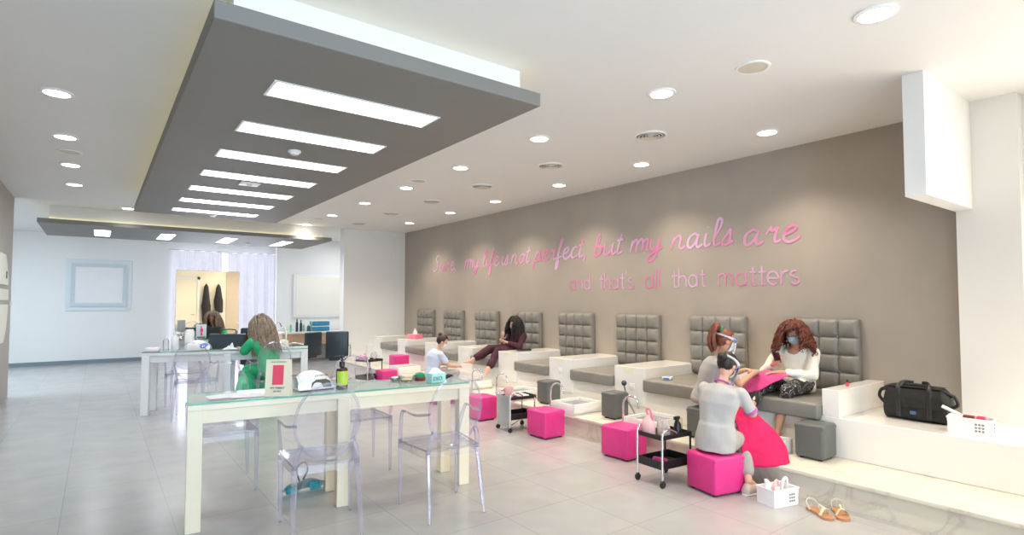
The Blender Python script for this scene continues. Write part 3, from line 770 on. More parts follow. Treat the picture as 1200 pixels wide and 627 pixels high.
t = thing('nail_lamp', 'white rounded nail dryer lamp with dark opening on the cream table', 'nail lamp', on1(.79, .24), A1+R(8))
b = MB()
def lampf(u, v):
    a = PI*v; x = -.13+.26*u; h = .125*(math.sin(PI*min(1, (u*.86+.14)))**.5)
    return (x, .085*math.cos(a)*(.75+.25*math.sin(PI*u)), .012+h*math.sin(a)**.75)
b.grid(lampf, 18, 14); b.box(-.13, .125, -.083, .083, .004, .016, .004); b.build('shell', M['ceramic'], t)
b = MB(); b.prism([(-.045+.0, .02), (.10, .02), (.09, .06), (.06, .075), (-.01, .075), (-.04, .055)], -.082, -.064, 'y'); b.build('opening', mat('dryer_opening', (.12, .10, .07), .4, var=.3), t, False)
b = MB(); b.box(-.12, .115, -.09, .09, 0, .006, .002); b.build('base_plate', M['black'], t)
textmesh('UV DRYER', .02, M['ink'], 'printed_name', t, (.03, -.070, .095), (R(80), 0, 0))

t = thing('pump_bottle', 'dark amber pump bottle with a lime green label on the cream table', 'bottle', on1(.965, .14), A1)
b = MB(); b.lathe([(0, 0), (.038, 0), (.042, .008), (.042, .135), (.036, .15), (.016, .16), (.016, .17), (0, .17)], n=28); b.build('bottle_body', M['amber'], t)
b = MB()
b.grid(lambda u, v: (.0428*math.sin(-1.1+2.2*u), -.0428*math.cos(-1.1+2.2*u), .03+.10*v), 14, 1); b.build('label_wrap', M['label_green'], t)
b = MB(); b.lathe([(0, .165), (.019, .165), (.019, .195), (.008, .2), (.006, .225), (.014, .228), (.012, .24), (0, .24)], n=20); b.tube([(0, 0, .234), (-.045, 0, .232), (-.052, 0, .224)], [.009, .006, .005], 8); b.build('pump', M['black'], t)

t = thing('glass_bowl', 'round clear glass bowl with yellow paste on the cream table', 'bowl', on1(1.49, .24), 0)
b = MB(); b.lathe([(0, 0), (.04, 0), (.062, .02), (.068, .05), (.064, .05), (.058, .022), (.036, .006), (0, .006)], n=28); b.build('bowl_body', M['clear_glass'], t)
b = MB(); b.lathe([(0, .006), (.035, .007), (.045, .02), (.02, .028), (0, .028)], n=20); b.build('paste', M['yellow_paste'], t)
t = thing('glass_bowl', 'smaller dish with cotton pads behind the yellow bowl', 'bowl', on1(1.43, .34), 0)
b = MB(); b.lathe([(0, 0), (.03, 0), (.05, .03), (.047, .03), (.028, .005), (0, .005)], n=24); b.build('bowl_body', M['clear_glass'], t)
b = MB(); b.ell((0, 0, .022), (.034, .034, .014)); b.build('cotton', M['paper'], t)

t = thing('nail_polish_jar', 'green capped dark red jar right of the yellow bowl', 'jar', on1(1.61, .27), 0)
b = MB(); b.lathe([(0, 0), (.042, 0), (.045, .006), (.045, .024), (.04, .03), (0, .03)], n=24); b.build('jar_body', M['dark_red'], t)
b = MB(); b.lathe([(0, .028), (.042, .028), (.040, .05), (.02, .062), (0, .064)], n=24); b.build('cap', M['green_band'], t)

t = thing('tissue_box', 'teal patterned box lettered EXO with white tissue on the cream table', 'tissue box', on1(1.685, .12), A1+R(12))
b = MB(); b.box(-.065, .065, -.045, .045, 0, .072, .003); b.build('carton', M['teal_box'], t)
textmesh('EXO', .042, M['navy_ink'], 'printed_word', t, (-.012, -.0462, .018), (R(90), 0, 0))
b = MB()
b.grid(lambda u, v: (-.06+.12*u+.01*math.sin(9*v), -.035+.07*v, .072+.035*math.sin(PI*u)*math.sin(PI*v)+.010*math.sin(11*u+7*v)*math.sin(PI*u)*math.sin(PI*v)), 16, 12)
b.build('tissue', M['paper'], t)
t = thing('black_goggles', 'small pair of black eye loupes at the right end of the cream table', 'goggles', on1(1.83, .22), R(10))
for s in (-1, 1):
    b = MB(); b.lathe([(.0, -.02), (.018, -.02), (.02, .02), (0, .02)], n=18, axis='y', c=(s*.024, 0, .02)); b.build('lens_barrel', M['black'], t)
b = MB(); b.box(-.012, .012, -.006, .006, .016, .026, .002); b.build('bridge', M['black'], t)
for i, (x, y, a, lab) in enumerate(((.22, .2, 8, 'white paper sheet on the left end of the cream table'), (.36, .15, -6, 'white paper sheet overlapping the first one on the cream table'))):
    t = thing('paper_sheet', lab, 'paper', on1(x, y), A1+R(a), 'loose papers on the cream table')
    t.location.z += .0015*i
    b = MB(); b.grid(lambda u, v: (-.11+.22*u, -.075+.15*v, .001+.004*math.sin(PI*u)*v), 8, 4); b.build('sheet', M['paper'], t)

# ------------------------------------------------------------------ things on the white table
t = thing('accessory_box', 'white box with a magenta stripe at the left end of the white table', 'box', on2(.10, .10), A2)
b = MB(); b.box(-.075, .075, -.05, .05, .012, .05, .006); b.build('box_body', M['white_plastic'], t)
b = MB(); b.box(-.077, .06, -.052, .052, 0, .014, .003); b.build('stripe', M['lilac_plastic'], t)
g = 'bottles and jars on the white table'
bottle('clear_bottle', on2(.22, .2), .19, .035, M['clear_glass'], 'clear bottle near the left end of the white table', 'bottle', g)
bottle('clear_bottle', on2(.30, .30), .24, .045, M['white_plastic'], 'rounded pale bottle behind the clear one on the white table', 'bottle', g)
t = thing('spray_can', 'tall plain white canister on the white table', 'canister', on2(.46, .36), 0)
b = MB(); b.lathe([(0, 0), (.055, 0), (.058, .01), (.058, .235), (.05, .245), (0, .245)], n=28); b.build('canister_body', M['ceramic'], t)
b = MB(); b.lathe([(0, .244), (.048, .244), (.046, .262), (0, .264)], n=24); b.build('lid', M['white_plastic'], t)
t = thing('table_sign', 'small pale upright sign with a pink figure on the white table', 'table sign', on2(.60, .34), A2)
b = MB(); b.box(-.062, .062, -.006, .006, .14, .33, .002); b.build('sign_face', M['panel_grey'], t)
b = MB(); b.box(-.06, .06, -.02, .02, 0, .008, .003); b.box(-.01, .01, -.008, .008, .008, .14); b.build('stand', M['clear_glass'], t)
b = MB(); b.ell((0, -.009, .295), (.010, .002, .012)); b.ell((.006, -.009, .25), (.018, .002, .032)); b.ell((.004, -.009, .20), (.013, .002, .022)); b.build('pink_figure', M['red_ink'], t)
b = MB(); b.box(-.05, .05, -.008, -.0065, .150, .162); b.build('dark_strip', M['ink'], t, False)
t = thing('nail_lamp', 'white rounded dryer with a blue interior on the white table', 'nail lamp', on2(.62, .13), A2)
b = MB(); b.grid(lambda u, v: (-.13+.26*u, .09*math.cos(PI*v), .005+.13*math.sin(PI*min(1, u*.8+.15))**.5*math.sin(PI*v)**.7), 18, 14); b.build('shell', M['ceramic'], t)
b = MB(); b.ell((.05, -.045, .05), (.07, .05, .05)); b.build('blue_interior', mat('blue_interior', (.10, .22, .62), .4, var=.1), t)
bottle('dark_spray_bottle', on2(1.17, .17), .235, .028, M['amber'], 'tall dark brown bottle left of the woman in green', 'bottle', g, M['black'])
t = thing('crumpled_towel', 'crumpled white tissue heap on the white table', 'tissue', on2(.98, .14), 0)
b = MB(); b.grid(lambda u, v: (-.09+.18*u, -.06+.12*v, .003+.09*abs(mnoise.noise(V((u*3.3, v*3.1, 1.7))))*2*math.sin(PI*u)*math.sin(PI*v)), 22, 16); b.build('tissue_cloth', M['paper'], t)
t = thing('tall_lamp_head', 'small silver table lamp arm near the white table right end', 'lamp', on2(1.66, .30), A2)
b = MB(); b.tube(catmull([(0, 0, .01), (.0, 0, .2), (-.03, 0, .27), (-.09, 0, .25)], 6), .009); b.lathe([(0, 0), (.04, 0), (.04, .012), (0, .014)], n=18); b.build('arm', M['white_plastic'], t)
b = MB(); b.ell((-.1, 0, .243), (.03, .02, .012)); b.build('lamp_head', M['white_plastic'], t)
# stool under the white table
t = thing('equipment_case', 'large dark leather case lying on the white table before the mirror', 'case', on2(.93, .31), A2)
b = MB(); b.prism([(-.24, 0), (.26, 0), (.30, .19), (-.22, .20)], -.07, .07, 'y'); b.build('case_body', M['leather_black'], t, False)
b = MB(); b.tube(catmull([(-.10, 0, .195), (-.08, 0, .25), (.08, 0, .25), (.10, 0, .193)], 5), .008, 8); b.build('handle', M['leather_black'], t)
t = thing('round_stool', 'navy upholstered stool half hidden beneath the white table', 'stool', (1.70, 8.25, 0))
b = MB(); b.lathe([(0, .10), (.14, .10), (.15, .13), (.15, .42), (.14, .455), (0, .46)], n=30); b.build('seat_drum', M['leather_navy'], t)
b = MB(); b.lathe([(0, 0), (.13, 0), (.13, .02), (.03, .05), (.03, .1), (0, .1)], n=26); b.build('base', M['chrome'], t)

# handbag under the cream table
t = thing('clear_tote_bag', 'clear plastic pouch with teal print lying under the cream table', 'bag', (1.26, 4.28, 0), R(2))
b = MB(); b.grid(lambda u, v: (-.17+.34*u, -.06+.12*abs(2*v-1)-.0, .012+.11*math.sin(PI*v)*(.55+.45*math.sin(PI*u))+.006*math.sin(13*u)), 18, 12); b.build('pouch', acrylic('pouch_film', (.72, .86, .86), .5, .3, (.62, .75, .76)), t)
for (x, y) in ((-.11, -.052), (.06, -.056)):
    b = MB(); b.grid(lambda u, v: (x-.03+.08*u, y-.006+.035*v+.004*math.sin(9*u), .035+.045*v), 6, 4); b.build('teal_print', M['teal_ink'], t)
b = MB(); b.tube(catmull([(-.03, 0, .1), (-.05, 0, .19), (0, -.01, .235), (.03, 0, .17), (.0, .01, .1)], 6), .006, 8); b.build('handle', M['leather_navy'], t)

# ------------------------------------------------------------------ trolleys
def caster(b, x, y):
    b.lathe([(0, -.009), (.024, -.009), (.026, -.004), (.026, .004), (.024, .009), (0, .009)], n=18, axis='y', c=(x, y, .026))
def trolley(loc, rz, lab, w=.26, d=.36, h=.44, silver=False):
    t = thing('rolling_trolley', lab, 'trolley', loc, rz, 'wheeled salon trolleys beside the poufs')
    # local x = depth towards the bench, y = width
    fr = M['chrome']
    for y in (-w/2, w/2):
        b = MB()
        P = [(0, y, .05), (0, y, h-.05)]+[(.05-.05*math.cos(a), y, h-.05+.05*math.sin(a)) for a in [PI/2*i/5 for i in range(1, 6)]]
        Q = [(.10, y, h), (.16, y, h-.03)]
        b.tube(P+Q, .0095, 10); b.build('side_tube', fr, t)
        b = MB(); b.tube([(d-.04, y, .05), (d-.04, y, h-.06)], .0085, 10); b.build('rear_post', fr if silver else M['black'], t)
    for x in (0, d-.04):
        for y in (-w/2, w/2):
            b = MB(); caster(b, x, y); b.box(x-.009, x+.009, y-.012, y+.012, .032, .058, .003); b.build('caster', M['rubber'], t)
    for z0, nm in ((h-.075, 'tray'), (.13, 'tray')):
        b = MB(); x0, x1, y0, y1 = .005, d-.01, -w/2+.008, w/2-.008
        b.box(x0, x1, y0, y1, z0, z0+.008, .002, 1)
        hh = .035 if z0 > .2 else .065
        for a in ((x0, x1, y0, y0+.006), (x0, x1, y1-.006, y1), (x0, x0+.006, y0, y1), (x1-.006, x1, y0, y1)): b.box(*a, z0, z0+hh, .002, 1)
        b.build(nm, M['black'], t)
    if silver:
        b = MB(); b.box(-.012, -.002, -w/2, w/2, .05, h-.03, .003); b.build('side_panel', M['brushed'], t)
    b = MB(); b.tube([(.0, -w/2, .075), (d-.04, w/2, .075)], .005, 6); b.build('brace', fr, t)
    return t
trolley((3.50, 2.885, 0), R(-4), 'black two tray trolley with chrome tubes carrying a pink spray bottle', h=.43)
trolley((3.645, 5.03, 0), R(-5), 'silver sided trolley between the two nearer pink poufs', h=.42, silver=True)
trolley((3.55, 8.95, 0), R(20), 'wire and clear trolley behind the right part of the cream table', h=.50, w=.3)
# on the black trolley
zt = .37
t = thing('spray_bottle', 'pink jug shaped bottle with red tip on the black trolley', 'bottle', (3.58, 2.96, zt-.007))
b = MB(); b.loft([((0, 0, 0), (1, 0, 0), (0, 1, 0), .045, .06), ((0, 0, .07), (1, 0, 0), (0, 1, 0), .047, .062), ((0, 0, .11), (1, 0, 0), (0, 1, 0), .038, .05), ((0, 0, .135), (1, 0, 0), (0, 1, 0), .02, .022), ((0, 0, .15), (1, 0, 0), (0, 1, 0), .014, .014)], 20)
b.build('bottle_body', M['pale_pink'], t)
b = MB(); b.tube(catmull([(0, .0, .14), (0, .02, .185), (0, -.01, .20), (0, -.035, .15), (0, -.045, .11)], 5), .009, 8); b.build('handle', M['pink_plastic'], t)
t = thing('spray_bottle', 'black trigger spray bottle at the right of the black trolley', 'bottle', (3.74, 2.80, zt-.007))
b = MB(); b.lathe([(0, 0), (.03, 0), (.032, .01), (.028, .085), (.012, .11), (.012, .12), (0, .12)], n=20); b.build('bottle_body', M['black'], t)
b = MB(); b.box(-.04, .022, -.011, .011, .12, .148, .005); b.tube([(-.02, 0, .125), (-.035, 0, .09)], .005, 6); b.build('trigger_head', M['black'], t)
t = thing('product_packet', 'crumpled printed packet beside the pink bottle on the black trolley', 'packet', (3.64, 2.86, zt-.007), R(20))
b = MB(); b.loft([((0, 0, 0), (0, 1, 0), (1, 0, 0), .05, .02), ((0, 0, .06), (0, 1, 0), (1, 0, 0), .055, .015), ((.01, .01, .12), (0, 1, 0), (1, 0, 0), .045, .004)], 12); b.build('packet_body', M['amber_pack'], t)
t = thing('towel_roll', 'rolled dark pink cloth in the lower tray of the black trolley', 'towel', (3.62, 2.88, .139), R(15))
b = MB(); b.lathe([(0, -.06), (.02, -.058), (.024, -.05), (.024, .05), (.02, .058), (0, .06)], n=18, axis='y', c=(0, 0, .024)); b.build('rolled_cloth', M['magenta_towel'], t)
# on the silver trolley
t = thing('plastic_cup', 'pink plastic jug on top of the silver trolley', 'jug', (3.72, 5.04, .353))
b = MB(); b.lathe([(0, 0), (.045, 0), (.05, .09), (.05, .12), (.044, .12), (.04, .01), (0, .01)], n=24); b.build('jug_body', M['pale_pink'], t)
b = MB(); b.tube(catmull([(0, .05, .10), (0, .085, .09), (0, .08, .04), (0, .046, .03)], 5), .007, 8); b.build('handle', M['pink_plastic'], t)
t = thing('file_tray', 'white folded towel beside the pink jug on the silver trolley', 'towel', (3.87, 5.02, .353), R(-5))
b = MB(); b.box(-.06, .06, -.09, .09, 0, .03, .012, 3); b.build('folded_cloth', M['paper'], t)
# on the far trolley
for (x, y, h, lab) in ((3.62, 8.98, .13, 'lilac bottle on the far trolley, taller one'), (3.58, 9.06, .10, 'lilac bottle on the far trolley, shorter one')):
    bottle('lotion_bottle', (x, y, .433), h, .035, M['lilac_plastic'], lab, 'bottle', 'lilac bottles on the far trolley', M['lilac_plastic'])
t = thing('magnifier_ring', 'round silver ring mirror standing on the far trolley', 'magnifier', (3.74, 8.88, .433), R(-40))
b = MB(); b.tube([(.055*math.cos(a), 0, .10+.055*math.sin(a)) for a in [2*PI*i/24 for i in range(24)]], .005, 8, closed=True); b.tube([(0, 0, 0), (0, 0, .045)], .006, 8); b.build('ring_frame', M['chrome'], t)
b = MB(); b.lathe([(0, -.002), (.052, -.002), (.052, .002), (0, .002)], n=24, axis='y', c=(0, 0, .10)); b.build('ring_glass', M['clear_glass'], t)

# tissue box and polish on the blocks
t = thing('tissue_box', 'pink tissue box with white tissue on the far bench block', 'tissue box', (4.98, 9.83, .713), R(5))
b = MB(); b.box(-.085, .085, -.15, .15, 0, .085, .008); b.build('carton', M['pink_plastic'], t)
b = MB(); b.loft([((0, 0, .08), (1, 0, 0), (0, 1, 0), .03, .06), ((.01, .01, .13), (1, .3, 0), (-.3, 1, 0), .02, .05), ((0, 0, .18), (1, -.4, 0), (.4, 1, 0), .012, .03), ((0, 0, .20), (1, 0, 0), (0, 1, 0), .004, .008)], 12); b.build('tissue', M['paper'], t)
t = thing('nail_polish_bottle', 'tiny red nail polish bottle on the white end block', 'nail polish', (5.02, 2.06, .722))
b = MB(); b.lathe([(0, 0), (.012, 0), (.013, .004), (.013, .026), (.006, .03), (0, .03)], n=16); b.build('bottle_body', M['red_ink'], t)
b = MB(); b.lathe([(0, .029), (.007, .029), (.006, .055), (0, .056)], n=12); b.build('cap', M['black'], t)
t = thing('face_mask_pack', 'white and blue packet on the grey cushion left of the face shield worker', 'packet', (4.85, 3.75, .6045), R(25))
b = MB(); b.box(-.06, .06, -.045, .045, 0, .03, .008); b.build('packet_body', M['paper'], t)
b = MB(); b.box(-.061, -.058, -.03, .03, .006, .026); b.box(-.03, .03, -.03, .03, .03, .031); b.build('blue_print', mat('blue_print', (.12, .28, .65), .5), t, False)

# black travel bag
t = thing('travel_bag', 'large black fabric bag on the bench right of the white end block', 'bag', (5.14, 1.60, .505), R(-88))
b = MB()
secs = []
for i in range(11):
    u = i/10; x = -.205+.41*u; k = 1-.22*abs(2*u-1)**4
    secs.append(((x, 0, .135*k+.002), (0, 1, 0), (0, 0, 1), .115*k, .132*k))
for i, (c, rt, fw, rx, ry) in enumerate(secs): pass
b.loft(secs, 24)
for v in b.bm.verts:
    p = v.co; n_ = mnoise.noise(p*9); v.co = p + V((0, .012*n_, .012*n_ if p.z > .03 else 0))
    # square the cross section
    yy = max(-.105, min(.105, v.co.y*1.18)); v.co.y = yy; v.co.z = max(.001, min(.262, (v.co.z-.135)*1.12+.137))
b.build('bag_body', M['black_fabric'], t, autos=60)
b = MB(); b.grid(lambda u, v: (-.17+.34*u, -.115-.012*math.sin(PI*v)-.008*abs(mnoise.noise(V((u*5, v*4, 0)))), .25-.14*v), 14, 8)
b.grid(lambda u, v: (-.17+.34*u, -.115+.2*v, .262+.006*math.sin(PI*v)), 8, 6); b.build('flap', M['black_fabric'], t)
for x in (-.1, .1):
    b = MB(); b.tube(catmull([(x, -.118, .03), (x, -.125, .14), (x, -.118, .25), (x*.8, -.06, .29), (x*.3, 0, .285)], 5), .016, 8, flat=.3, fax=(0, 1, 0)); b.build('strap', M['black'], t)
b = MB(); b.tube(catmull([(-.19, 0, .2), (-.235, -.02, .22), (-.255, -.03, .16), (-.21, -.02, .10)], 5), .012, 8); b.tube(catmull([(.19, 0, .2), (.23, -.02, .21), (.25, -.02, .15), (.2, -.02, .12)], 5), .012, 8)
b.tube(catmull([(-.24, -.02, .21), (-.15, -.05, .262), (0, -.04, .275), (.12, -.05, .262), (.23, -.02, .21)], 6), .013, 8); b.build('handle', M['black'], t)
b = MB(); b.box(-.02, .02, -.137, -.132, .06, .085, .002); b.build('buckle', mat('blue_buckle', (.05, .12, .3), .3), t)

# plastic baskets
def basket(name, loc, rz, w, d, h, lab, handle=False, holes='end'):
    t = thing(name, lab, 'basket', loc, rz, 'white plastic supply baskets')
    b = MB(); k = .005; tp_ = .012
    for sy in (-1, 1):
        b.prism([(-w/2+tp_, 0), (w/2-tp_, 0), (w/2, h), (-w/2, h)], sy*d/2-k/2, sy*d/2+k/2, 'y')
    for sx in (-1, 1):
        b.box(sx*(w/2-.006)-k/2, sx*(w/2-.006)+k/2, -d/2, d/2, 0, h)
    b.box(-w/2+tp_, w/2-tp_, -d/2, d/2, 0, .006)
    b.build('basket_body', M['white_plastic'], t, False)
    b = MB(); b.tube([(-w/2, -d/2, h), (w/2, -d/2, h), (w/2, d/2, h), (-w/2, d/2, h)], .006, 8, closed=True); b.build('rim', M['white_plastic'], t)
    b = MB()
    for i in range(3):
        for j in range(3):
            x = w*.22+(i-1)*.019; z = h*.48+(j-1)*.022
            b.lathe([(.0, 0), (.0075, 0), (.0075, .001), (0, .001)], n=10, axis='y', c=(x, -d/2-k/2-.001, z))
    b.build('cutout_dots', mat('grey_dots', (.25, .22, .25), .6), t, False); b = MB()
    for i in range(3):
        for j in range(3):
            b.lathe([(.0, 0), (.0075, 0), (.0075, .001), (0, .001)], n=10, axis='x', c=(w/2-.003, (i-1)*.019, h*.48+(j-1)*.022))
    b.build('cutout_dots', mat('grey_dots', (.25, .22, .25), .6), t, False)
    return t
t = basket('supply_basket', (3.895, 2.075, 0), R(-14), .235, .15, .115, 'white basket of tools on the floor beside the pink pouf and canvas shoe')
b = MB(); b.tube(catmull([(.04, -.0, .09), (.06, 0, .155), (.09, 0, .16), (.10, 0, .09)], 5), .010, 8); b.build('carry_handle', M['white_plastic'], t)
def inbasket(name, lab, cat, loc, fn): 
    t = thing(name, lab, cat, loc); fn(t); return t
def rolled(t):
    for i in range(3):
        b = MB(); b.tube([(.018*i-.02, .0, 0), (.018*i-.035, 0, .17-.012*i)], [.013, .012], 10); b.build('roll', M['paper'], t)
inbasket('paper_rolls', 'bundle of white rolled papers standing in the floor basket', 'paper', (3.825, 2.10, .008), rolled)
def pinkhandle(t):
    b = MB(); b.tube(catmull([(-.03, 0, .0), (-.03, 0, .09), (0, 0, .125), (.03, 0, .1), (.035, 0, .05)], 5), .008, 8); b.build('brush_handle', M['pale_pink'], t)
    b = MB(); b.box(-.035, .03, -.015, .015, 0, .08, .006); b.build('brush_body', M['white_plastic'], t)
inbasket('foot_brush', 'pink handled brush in the floor basket', 'brush', (3.90, 2.085, .03), pinkhandle)
t = basket('supply_basket', (4.935, 1.225, .506), R(-85), .25, .15, .105, 'white basket of polish on the bench beside the black bag')
def redb(t):
    b = MB(); b.lathe([(0, 0), (.022, 0), (.022, .05), (0, .052)], n=16, axis='y', c=(0, 0, .08)); b.box(-.02, .02, 0, .05, .05, .12, .006); b.build('bottle_body', M['red_ink'], t)
inbasket('polish_bottle', 'hot pink bottle lying in the bench basket', 'bottle', (4.92, 1.14, .51), redb)
def dk(t):
    b = MB(); b.lathe([(0, -.03), (.016, -.03), (.016, .03), (0, .03)], n=14, axis='y', c=(0, 0, .095)); b.build('tube_body', M['dark_red'], t)
    b = MB(); b.lathe([(0, .03), (.010, .03), (.010, .05), (0, .05)], n=12, axis='y', c=(0, 0, .095)); b.box(-.03, .03, -.03, .03, 0, .08); b.build('cap', M['black'], t)
inbasket('polish_tube', 'dark red tube in the bench basket', 'tube', (4.94, 1.24, .515), dk)
def wh(t):
    b = MB(); b.box(-.02, .02, -.03, .05, 0, .11, .005); b.build('pack_body', M['paper'], t)
    b = MB(); b.tube([(0, -.02, .108), (0, .09, .155)], .012, 8); b.build('folded_sheet', M['white_plastic'], t)
inbasket('tissue_pack', 'white pack leaning in the bench basket', 'packet', (4.93, 1.30, .512), wh)

# sandals
def sandal(loc, rz, lab):
    t = thing('sandal', lab, 'sandal', loc, rz, 'pair of tan sandals on the floor')
    out = [(-.028, -.10), (.028, -.10), (.034, -.06), (.028, 0), (.04, .06), (.036, .10), (.0, .122), (-.034, .10), (-.040, .05), (-.028, -.02), (-.033, -.06)]
    b = MB(); b.prism([(p.x, p.y) for p in catmull([(x, y, 0) for x, y in out], 4, True)], 0, .016); b.build('sole', M['sandal_tan'], t)
    b = MB(); b.tube(catmull([(-.038, .03, .012), (-.02, .05, .05), (.012, .055, .055), (.038, .06, .012)], 6), .011, 8, flat=.25, fax=(0, 0, 1)); b.build('toe_strap', M['sandal_strap'], t)
    b = MB(); b.tube(catmull([(-.033, -.05, .012), (-.034, -.085, .055), (0, -.105, .068), (.034, -.085, .055), (.033, -.05, .012)], 6), .010, 8, flat=.25, fax=(1, 0, 0)); b.build('heel_strap', mat('sandal_white_strap', (.80, .77, .68), .5), t)
    b = MB(); b.tube(catmull([(0, .055, .055), (.0, .0, .062), (-.02, -.05, .045)], 5), .006, 8); b.build('gold_strap', M['sandal_strap'], t)
    return t
sandal((3.915, 1.80, .001), R(150), 'left tan strappy sandal lying before the marble step')
sandal((4.01, 1.71, .001), R(125), 'right tan strappy sandal, nearer the camera, before the marble step')
# ------------------------------------------------------------------ wall lettering (drawn pen strokes)
G = {}
def g_(ch, adv, *st): G[ch] = (adv, st)
g_('S', 1.15, [(.95, 1.75), (.7, 1.95), (.4, 1.8), (.35, 1.45), (.65, 1.05), (.7, .5), (.4, .05), (.05, .1), (-.05, .45)])
g_('u', .98, [(.05, .95), (.05, .3), (.22, .02), (.5, .2), (.68, .9)], [(.68, .95), (.68, .2), (.82, .02), (1.0, .25)])
g_('r', .72, [(.05, .6), (.2, 1.05), (.26, .8), (.5, .95), (.45, .5), (.5, .08), (.75, .2)])
g_('e', .78, [(.08, .45), (.4, .6), (.55, .85), (.36, 1.0), (.12, .7), (.12, .25), (.35, 0), (.62, .12), (.8, .32)])
g_(',', .35, [(.12, .12), (.14, -.05), (0, -.3)])
g_('m', 1.35, [(.05, 0), (.1, .95)], [(.1, .6), (.3, .98), (.45, .8), (.45, 0)], [(.45, .6), (.68, .98), (.85, .8), (.85, 0)], [(.85, .6), (1.08, .98), (1.2, .75), (1.2, .15), (1.35, .08)])
g_('n', .95, [(.05, 0), (.12, .95)], [(.1, .55), (.35, .98), (.55, .8), (.55, .2), (.7, .02), (.92, .2)])
g_('y', .92, [(.05, .95), (.08, .35), (.28, .05), (.5, .25), (.65, .95)], [(.65, .95), (.6, 0), (.4, -.7), (.1, -.75), (.1, -.4), (.5, -.05), (.9, .2)])
g_('l', .52, [(.1, .4), (.38, 1.3), (.38, 1.75), (.2, 1.8), (.14, 1.2), (.14, .25), (.3, .02), (.52, .22)])
g_('i', .48, [(.12, .95), (.1, .25), (.24, .02), (.46, .22)], [(.16, 1.32), (.18, 1.38)])
g_('f', .62, [(.1, .4), (.4, 1.4), (.5, 1.8), (.3, 1.75), (.22, .8), (.1, -.7), (.25, -.75), (.3, -.2), (.2, .1), (.6, .3)])
g_('s', .70, [(.05, .2), (.38, .95), (.42, 1.05), (.48, .5), (.42, .08), (.2, .0), (.08, .18)], [(.42, .08), (.68, .25)])
g_('o', .85, [(.45, .95), (.18, .75), (.12, .3), (.35, .02), (.62, .3), (.62, .75), (.42, .97), (.6, .8), (.85, .85)])
g_('t', .58, [(.3, 1.6), (.2, .9), (.14, .25), (.28, .02), (.55, .22)], [(0, 1.08), (.5, 1.18)])
g_('p', .92, [(.2, .95), (.1, 0), (.02, -.75)], [(.15, .55), (.42, .98), (.65, .7), (.55, .15), (.3, .02), (.12, .2)], [(.5, .08), (.9, .22)])
g_('c', .72, [(.6, .82), (.42, .98), (.15, .7), (.12, .25), (.35, .02), (.7, .22)])
g_('b', .85, [(.1, .4), (.36, 1.4), (.32, 1.82), (.16, 1.5), (.1, .2), (.35, .02), (.6, .35), (.5, .8), (.3, .8), (.6, .7), (.85, .8)])
g_('a', .98, [(.62, .85), (.4, .98), (.12, .7), (.1, .22), (.3, .02), (.55, .4), (.66, .95)], [(.66, .95), (.62, .25), (.75, .02), (.98, .22)])
G2 = dict(G)
def h_(ch, adv, *st): G2[ch] = (adv, st)
def arc(cx, cy, rx, ry, a0, a1, n=10): return [(cx+rx*math.cos(R(a0+(a1-a0)*i/n)), cy+ry*math.sin(R(a0+(a1-a0)*i/n))) for i in range(n+1)]
h_('a', 1.15, arc(.5, .5, .42, .48, 0, 360, 16), [(.92, 1), (.92, 0)])
h_('n', 1.05, [(.1, 0), (.1, 1)], arc(.48, .55, .38, .42, 180, 0)+[(.86, 0)])
h_('d', 1.15, arc(.5, .5, .42, .48, 0, 360, 16), [(.92, 1.65), (.92, 0)])
h_('t', .72, [(.35, 1.45), (.35, .2), (.5, .02), (.65, .05)], [(.08, 1), (.65, 1)])
h_('h', 1.05, [(.1, 0), (.1, 1.65)], arc(.48, .55, .38, .42, 180, 0)+[(.86, 0)])
h_("'", .35, [(.15, 1.65), (.12, 1.35)])
h_('s', .85, arc(.4, .74, .28, .24, 60, 200)+arc(.42, .26, .30, .25, 70, -150))
h_('l', .40, [(.15, 1.65), (.15, 0)])
h_('m', 1.6, [(.1, 0), (.1, 1)], arc(.42, .6, .32, .38, 180, 0)+[(.74, 0)], arc(1.06, .6, .32, .38, 180, 0)+[(1.38, 0)])
h_('e', 1.05, [(.1, .5), (.92, .5)]+arc(.5, .5, .42, .48, 0, 310, 14)[1:])
h_('r', .7, [(.1, 0), (.1, 1)], arc(.5, .55, .4, .42, 180, 75))
def lettering(words_, font, xh, pen, slant, lab, smooth):
    t = thing('wall_lettering', lab, 'wall lettering', (XW, (words_[0][1]+words_[-1][2])/2, words_[0][3])); n = 0
    for w, ya, yb, z in words_:
        t_ = MB()
        tot = sum(font[c][0] for c in w); sc = (ya-yb)/tot; x = 0
        for c in w:
            adv, st = font[c]
            for s in st:
                P = [(0, (x+px)*sc+slant*py*xh, z+py*xh) for px, py in s]
                pts = catmull(P, 5) if smooth or len(P) > 3 else [V(p) for p in P]
                k = len(pts); rad = [pen*(1+.35*math.sin(3.1*i/k)) if smooth else pen for i in range(k)]
                pts = [V((-.004+.0002*((n*7) % 5), ya-p.y-t.location.y, p.z-t.location.z)) for p in pts]
                t_.tube(pts, rad, 6, flat=.25, fax=(1, 0, 0)); n += 1
            x += adv
        t_.build('word', M['foil'], t)
    return t
W1 = [('Sure,', 10.28, 9.33, 2.055), ('my', 9.05, 8.53, 2.06), ('life', 8.44, 7.9, 2.06), ('is', 7.84, 7.63, 2.06), ('not', 7.56, 7.04, 2.065), ('perfect,', 6.95, 5.72, 2.07), ('but', 5.60, 5.05, 2.07), ('my', 4.93, 4.40, 2.07), ('nails', 4.28, 3.44, 2.06), ('are', 3.34, 2.72, 2.03)]
lettering(W1, G, .165, .0145, .22, 'upper line of pink foil script on the taupe wall, ending in nails are', True)
